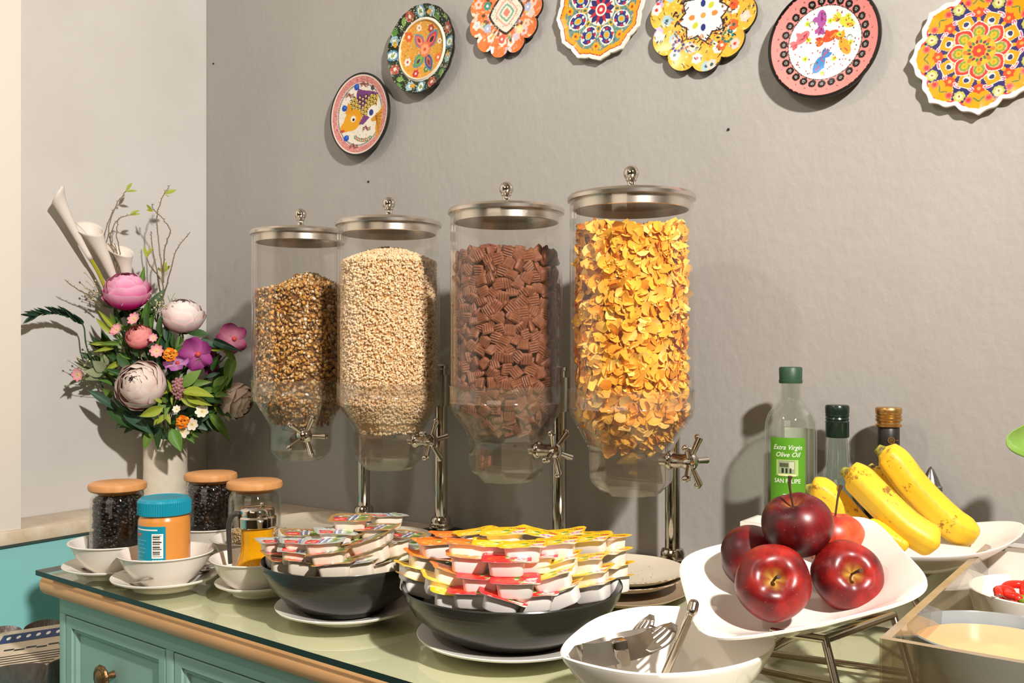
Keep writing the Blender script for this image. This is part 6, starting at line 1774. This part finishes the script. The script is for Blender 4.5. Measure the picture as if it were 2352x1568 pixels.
for px, py, s_, lb in ((270, 757, 14, 'small pink blossom left of the coral bud'), (309, 733, 15, 'small pink blossom directly above the coral bud'), (360, 806, 15, 'small pink blossom left of the orange bud'), (181, 860, 15, 'small pink blossom at the far left over the shadow'), (352, 776, 10, 'tiny pink blossom touching the right of the coral bud'), (262, 763, 9, 'tiny pink blossom half under another left of the coral bud')):
    blossom(lb, px, py, -.11, s_, '#e58aa0', '#f3cdb8', group=PK)
blossom('orange pompom bud above the lilac petals', 391, 815, -.12, 17, '#f07a12', '#f6a63a', puff=True, group='orange pompom buds')
blossom('orange pompom bud low in front, just above the vase mouth', 420, 969, -.13, 16, '#ee7410', '#f79a2c', puff=True, group='orange pompom buds')
for px, py, s_, lb in ((442, 974, 14, 'white daisy right of the low orange bud'), (419, 990, 16, 'white daisy below the low orange bud'), (465, 945, 15, 'white daisy at the lower right among yellow-green leaves'), (406, 940, 9, 'tiny white blossom left of the right-hand daisy')):
    blossom(lb, px, py, -.12, s_, '#f3ecde', '#efe2c0', 7, group='white daisies')
# berries
p = FP(413, 892, -.13); t = thing('berry_cluster', 'cluster of dusty pink berries right of the blush bloom', 'berries', p)
M_berry = mat('dusty_pink_berry', '#b07a7c', .35)
for k in range(34):
    a = k * 2.399; q = 2.6 * math.sqrt(k); bx, by = q * math.cos(a) * 1.05, q * math.sin(a) * 1.7
    mb = MB(); mb.add(ball(3.9 / FPX * ZF, 8, 6)); o = obj('berry', mb, M_berry, t); o.location = FP(411 + bx, 892 + by, -.13 + .0012 * q) - p if True else None
stem(t, [p + VIEW * .008, FP(400, 930, -.10), FP(385, 975, -.02)], .002, M_stem, p)
# fern and twigs
def twig(label, pts, buds, r=.0016, name='twig', cat='branch', kinds='y', thorn=True):
    P = [FP(x, y, z) for x, y, z in pts]; p = P[0]; t = thing(name, label, cat, p, group='bare curly twigs')
    C_ = cr(P, 6); w_ = [q + Vector((RND.uniform(-1, 1), RND.uniform(-1, 1), RND.uniform(-1, 1))) * .0012 for q in C_]
    mb = MB(); mb.add(sweep([q - p for q in w_], lambda s: r * (1 - .55 * s), 6))
    if thorn:
        for i in range(2, len(w_) - 1, 1):
            d_ = Vector((RND.uniform(-1, 1), RND.uniform(-1, 1), RND.uniform(.1, 1))).normalized()
            mb.add(sweep([w_[i] - p, w_[i] - p + d_ * .005], lambda s: .0007 * (1.2 - s), 5))
    obj('branch', mb, M_twig, t)
    for x0, y0, x1, y1, wr in buds: leaf(t, FP(x0, y0, pts[-1][2]), FP(x1, y1, pts[-1][2]), wr, kinds, variant=1, po=p)
twig('curly twig ending in a green leaf pair, highest on the left', [(262, 690, 0), (264, 600, -.02), (250, 530, -.03), (268, 470, -.03), (290, 438, -.04)], [(290, 440, 300, 418, .35), (290, 441, 312, 434, .28), (288, 446, 282, 452, .3)])
twig('curly twig arching right to a leaf pair, left group', [(266, 650, 0), (270, 590, -.02), (253, 545, -.04), (270, 505, -.05), (300, 492, -.06)], [(298, 494, 317, 480, .3), (298, 494, 320, 490, .22)])
twig('short twig loop beside the middle calla lily', [(262, 640, -.01), (276, 590, -.03), (268, 540, -.03), (270, 505, -.03)], [])
twig('curly twig reaching the highest leaf on the right', [(375, 700, -.02), (372, 620, -.04), (365, 555, -.03), (360, 500, -.04), (375, 450, -.05), (390, 425, -.05)], [(378, 445, 402, 434, .38), (378, 446, 388, 452, .2)])
twig('curly twig bowing to the right of the highest one', [(375, 650, -.02), (378, 575, -.04), (390, 530, -.05), (372, 500, -.05), (352, 480, -.05), (348, 468, -.05)], [(352, 484, 332, 470, .3), (352, 486, 334, 480, .25)])
twig('thin twig with a leaf pair at the middle right', [(368, 640, -.02), (345, 610, -.05), (338, 592, -.06)], [(337, 592, 331, 563, .25), (337, 592, 346, 565, .38)])
twig('reddish twig leaning right towards the grey wall', [(376, 680, -.02), (392, 620, -.05), (408, 570, -.06), (437, 533, -.07)], [])
twig('twig rising between the right-hand ones', [(372, 690, 0), (350, 560, -.02), (348, 530, -.02)], [(372, 628, 388, 608, .4), (372, 630, 380, 600, .35), (372, 626, 362, 612, .3)])
twig('twig with small knots pointing left under the calla lily', [(230, 705, -.05), (205, 680, -.07), (180, 665, -.08), (148, 643, -.10)], [])
p = FP(196, 792, -.04); t = thing('fern_frond', 'dark green fern frond curving far left over its own shadow', 'fern', p)
FB = [FP(x, y, z) for x, y, z in ((240, 900, 0), (200, 800, -.04), (190, 745, -.05), (150, 722, -.06), (100, 718, -.07), (68, 730, -.07))]
stem(t, FB, .0018, M_leaf['b'], p, 'rachis')
C_ = cr(FB[2:], 7)
for i, q in enumerate(C_[:-1]):
    d_ = (C_[i + 1] - q).normalized()
    for s_ in (-1, 1): leaf(t, q, q + d_ * .024 + (UP * .012 if s_ > 0 else UP * -.006) * 1 + VIEW * (-.010 * s_), .20, 'b', variant=2, po=p)
# leafy sprigs: (label, leaves [(x0,y0,x1,y1,w,kind)], depth)
SP = [
 ('pair of broad yellow-green leaves with buds, centre right of the berries', [(420, 900, 488, 905, .36, 'y'), (420, 890, 450, 850, .5, 'm'), (430, 905, 492, 930, .3, 'y'), (415, 905, 470, 940, .34, 'y'), (415, 880, 475, 880, .28, 'm'), (405, 905, 385, 870, .3, 'y'), (400, 905, 393, 930, .35, 'y'), (398, 890, 376, 905, .25, 'y')], -.125),
 ('yellow-green leaves spreading at the centre, above the vase', [(375, 935, 320, 957, .42, 'y'), (385, 950, 358, 970, .42, 'y'), (390, 935, 378, 965, .3, 'm'), (372, 925, 350, 912, .4, 'y'), (378, 945, 392, 968, .35, 'y'), (360, 960, 352, 978, .4, 'y')], -.14),
 ('mid green leaf hanging over the vase mouth on the right', [(395, 985, 415, 1035, .52, 'g'), (388, 985, 402, 1010, .4, 'd')], -.13),
 ('yellow-green leaf hanging left of the vase', [(348, 985, 330, 1032, .42, 'm'), (352, 980, 322, 1005, .4, 'd')], -.09),
 ('long blue-green leaves sweeping down from the left', [(260, 905, 350, 965, .26, 'b'), (200, 895, 280, 940, .22, 'b'), (290, 935, 355, 1000, .36, 'b'), (245, 935, 330, 990, .3, 'd'), (330, 960, 370, 1012, .5, 'b')], -.10),
 ('spear-shaped leaves around the vivid pink peony', [(318, 700, 330, 612, .22, 'g'), (330, 730, 372, 668, .3, 'd'), (335, 740, 340, 690, .35, 'g'), (275, 740, 262, 690, .25, 'd'), (350, 760, 342, 700, .25, 'g'), (300, 740, 292, 700, .4, 'd'), (270, 730, 320, 705, .3, 'd'), (330, 720, 352, 690, .3, 'g'), (285, 760, 270, 700, .3, 'g')], -.05),
 ('dark leaves under the pale peony', [(420, 760, 380, 740, .4, 'g'), (430, 765, 472, 760, .4, 'd'), (400, 830, 395, 755, .28, 'd'), (415, 820, 410, 760, .2, 'g'), (390, 800, 370, 750, .3, 'g')], -.05),
 ('leaves arching to the right below the far orchid', [(410, 800, 460, 775, .25, 'o'), (450, 780, 500, 790, .28, 'b'), (490, 780, 560, 808, .22, 'b'), (480, 800, 525, 800, .3, 'y'), (515, 795, 538, 830, .35, 'm'), (535, 820, 520, 890, .38, 'm'), (530, 850, 505, 930, .3, 'g')], -.07),
 ('drooping dark leaves at the lower right', [(480, 950, 530, 1010, .28, 'm'), (470, 960, 510, 990, .35, 'd'), (500, 930, 535, 960, .3, 'd'), (495, 925, 515, 955, .5, 'y'), (440, 960, 480, 985, .4, 'd'), (420, 960, 470, 1000, .35, 'd'), (460, 930, 500, 960, .35, 'g')], -.06),
 ('yellow-green lance leaves at the left', [(270, 760, 225, 712, .2, 'y'), (265, 770, 218, 735, .25, 'y'), (275, 790, 225, 790, .25, 'm'), (262, 800, 215, 806, .22, 'y'), (265, 790, 210, 790, .2, 'y'), (262, 745, 250, 715, .3, 'm'), (280, 830, 240, 850, .3, 'y'), (320, 840, 245, 852, .2, 'm'), (260, 910, 235, 890, .6, 'm'), (258, 885, 228, 870, .3, 'g')], -.09),
 ('grey-green rounded leaves at the left edge', [(240, 850, 215, 830, .7, 'o'), (235, 860, 205, 850, .6, 'o'), (225, 870, 195, 875, .5, 'o'), (240, 840, 240, 815, .7, 'o'), (285, 800, 268, 785, .7, 'o'), (285, 810, 280, 785, .8, 'o'), (330, 820, 325, 800, .7, 'o'), (345, 822, 352, 800, .7, 'o'), (215, 845, 170, 825, .25, 'o'), (205, 870, 150, 880, .2, 'o')], -.08),
]
for lb, lv, dz in SP:
    p = FP(lv[0][0], lv[0][1], dz); t = thing('leaf_sprig', lb, 'leaves', p, group='silk leaf sprigs')
    for i, (x0, y0, x1, y1, w_, kd) in enumerate(lv): leaf(t, FP(x0, y0, dz + .004 * i), FP(x1, y1, dz - .012 + .004 * i), w_, kd, variant=i % 3, po=p)
    stem(t, [FP(lv[0][0], lv[0][1], dz + .004), FP((lv[0][0] + 380) / 2, (lv[0][1] + 985) / 2, dz / 2 + .01), FP(380, 1000, .0)], .0014, M_stem, p)
# deep foliage mass
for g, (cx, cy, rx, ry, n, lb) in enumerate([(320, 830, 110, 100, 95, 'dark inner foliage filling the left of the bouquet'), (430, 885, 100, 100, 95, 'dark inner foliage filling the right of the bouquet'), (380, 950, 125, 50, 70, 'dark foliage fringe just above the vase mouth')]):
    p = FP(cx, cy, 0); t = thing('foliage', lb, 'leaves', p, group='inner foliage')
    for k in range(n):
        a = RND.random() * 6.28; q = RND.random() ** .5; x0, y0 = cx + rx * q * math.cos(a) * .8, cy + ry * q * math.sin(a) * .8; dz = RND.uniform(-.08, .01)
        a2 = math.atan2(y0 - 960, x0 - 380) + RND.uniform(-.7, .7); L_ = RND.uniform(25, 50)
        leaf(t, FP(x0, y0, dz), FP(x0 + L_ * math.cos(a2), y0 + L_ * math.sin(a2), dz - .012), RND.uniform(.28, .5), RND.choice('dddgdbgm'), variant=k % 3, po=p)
# tiny filler sprigs (baby's breath like)
for px, py, n, rad, lb in ((215, 668, 26, 26, 'wispy beige filler sprig left of the vivid pink peony'), (355, 700, 26, 24, 'wispy beige filler sprig right of the vivid pink peony'), (200, 840, 34, 34, 'wispy beige filler sprig at the left edge'), (225, 800, 20, 25, 'wispy green filler sprig at the left'), (385, 690, 20, 25, 'wispy green filler sprig above the pale peony')):
    p = FP(px, py, -.05); t = thing('filler_sprig', lb, 'sprig', p, group='wispy filler sprigs'); mb = MB(); hb_ = MB(); root = FP(px + (370 - px) * .3, py + 40, 0)
    for k in range(n):
        q = FP(px + RND.gauss(0, rad * .55), py + RND.gauss(0, rad * .55), -.05 + RND.uniform(-.03, .03)); mid = (root + q) / 2 + Vector((RND.uniform(-1, 1), RND.uniform(-1, 1), RND.uniform(-1, 1))) * .008
        mb.add(sweep([root - p, mid - p, q - p], .0005, 4)); hb_.add(ball(RND.uniform(.0012, .0026), 6, 4, tuple(q - p)))
    obj('fine_stems', mb, M_leaf['o'], t); hb = obj('buds', hb_, mat('beige_bud', '#c9bd94', .6) if 'beige_bud' not in bpy.data.materials else bpy.data.materials['beige_bud'], t); hb['kind'] = 'stuff'

# ------------------------------------------------------------------ scalloped bowl and newspaper bundle on the low chest
sp = Rz_(78, 1560, 1.60); sp.z = -.235
def shell_out(a):
    k = 1 + .10 * abs(math.cos(5 * a)) ** .6
    return .115 * k * math.cos(a), .115 * k * math.sin(a), .012 * abs(math.cos(5 * a)) ** .5
M_shell = mat('brown_scallop_bowl', '#6f625a', .35, var='#54483f', vscale=60, vamt=.5, bump=.8, bscale=160, stretch=(1, 1, .2))
pr = [(.1, .004), (.4, .006), (.7, .020), (.9, .048), (1, .070), (1.01, .069), (.93, .044), (.75, .016), (.5, .0), (.1, .0)]
mb = MB(); mb.add(dish(shell_out, pr, 200)); o = obj('scalloped_bowl', mb, M_shell, loc=sp); tag(o, 'grey-brown petal-shaped bowl low in the corner beside the sideboard', 'bowl')
t = thing('paper_packet', 'cream printed paper packet with a navy strip lying in the petal-shaped bowl', 'packet', sp + UP * .045)
M_paper = mat('newsprint', '#d9c8b2', .7, var='#c9b59c', vscale=14); M_navy = mat('navy_print', '#2d3a6a', .5)
K = frame((.01, 0, .02), UP * 1 - VIEW * .45 - RIGHT * .2, RIGHT)
mb = MB(); mb.add(box(.19, .12, .012, (0, 0, 0), b=.005), K); obj('packet_body', mb, M_paper, t)
mb = MB(); mb.add(box(.17, .022, .0006, (.005, .035, .0065)), K); nv = obj('navy_strip', mb, M_navy, t)
mb = MB()
for k in range(9): mb.add(lathe([(0, .0008), (.004, .0008), (.0042, 0)], 12), K @ T(-.065 + k * .018, .035, .0068))
obj('white_dots', mb, M_white, nv)['kind'] = 'stuff'
mb = MB()
for k in range(6): mb.add(box(.018, .003, .0005, (-.05 + .02 * k, .005 - .003 * (k % 2), .0065)), K); mb.add(box(.14 - .01 * k, .0015, .0005, (.0, -.012 - .006 * k, .0065)), K)
obj('print_lines', mb, M_blackp, nv)['kind'] = 'stuff'
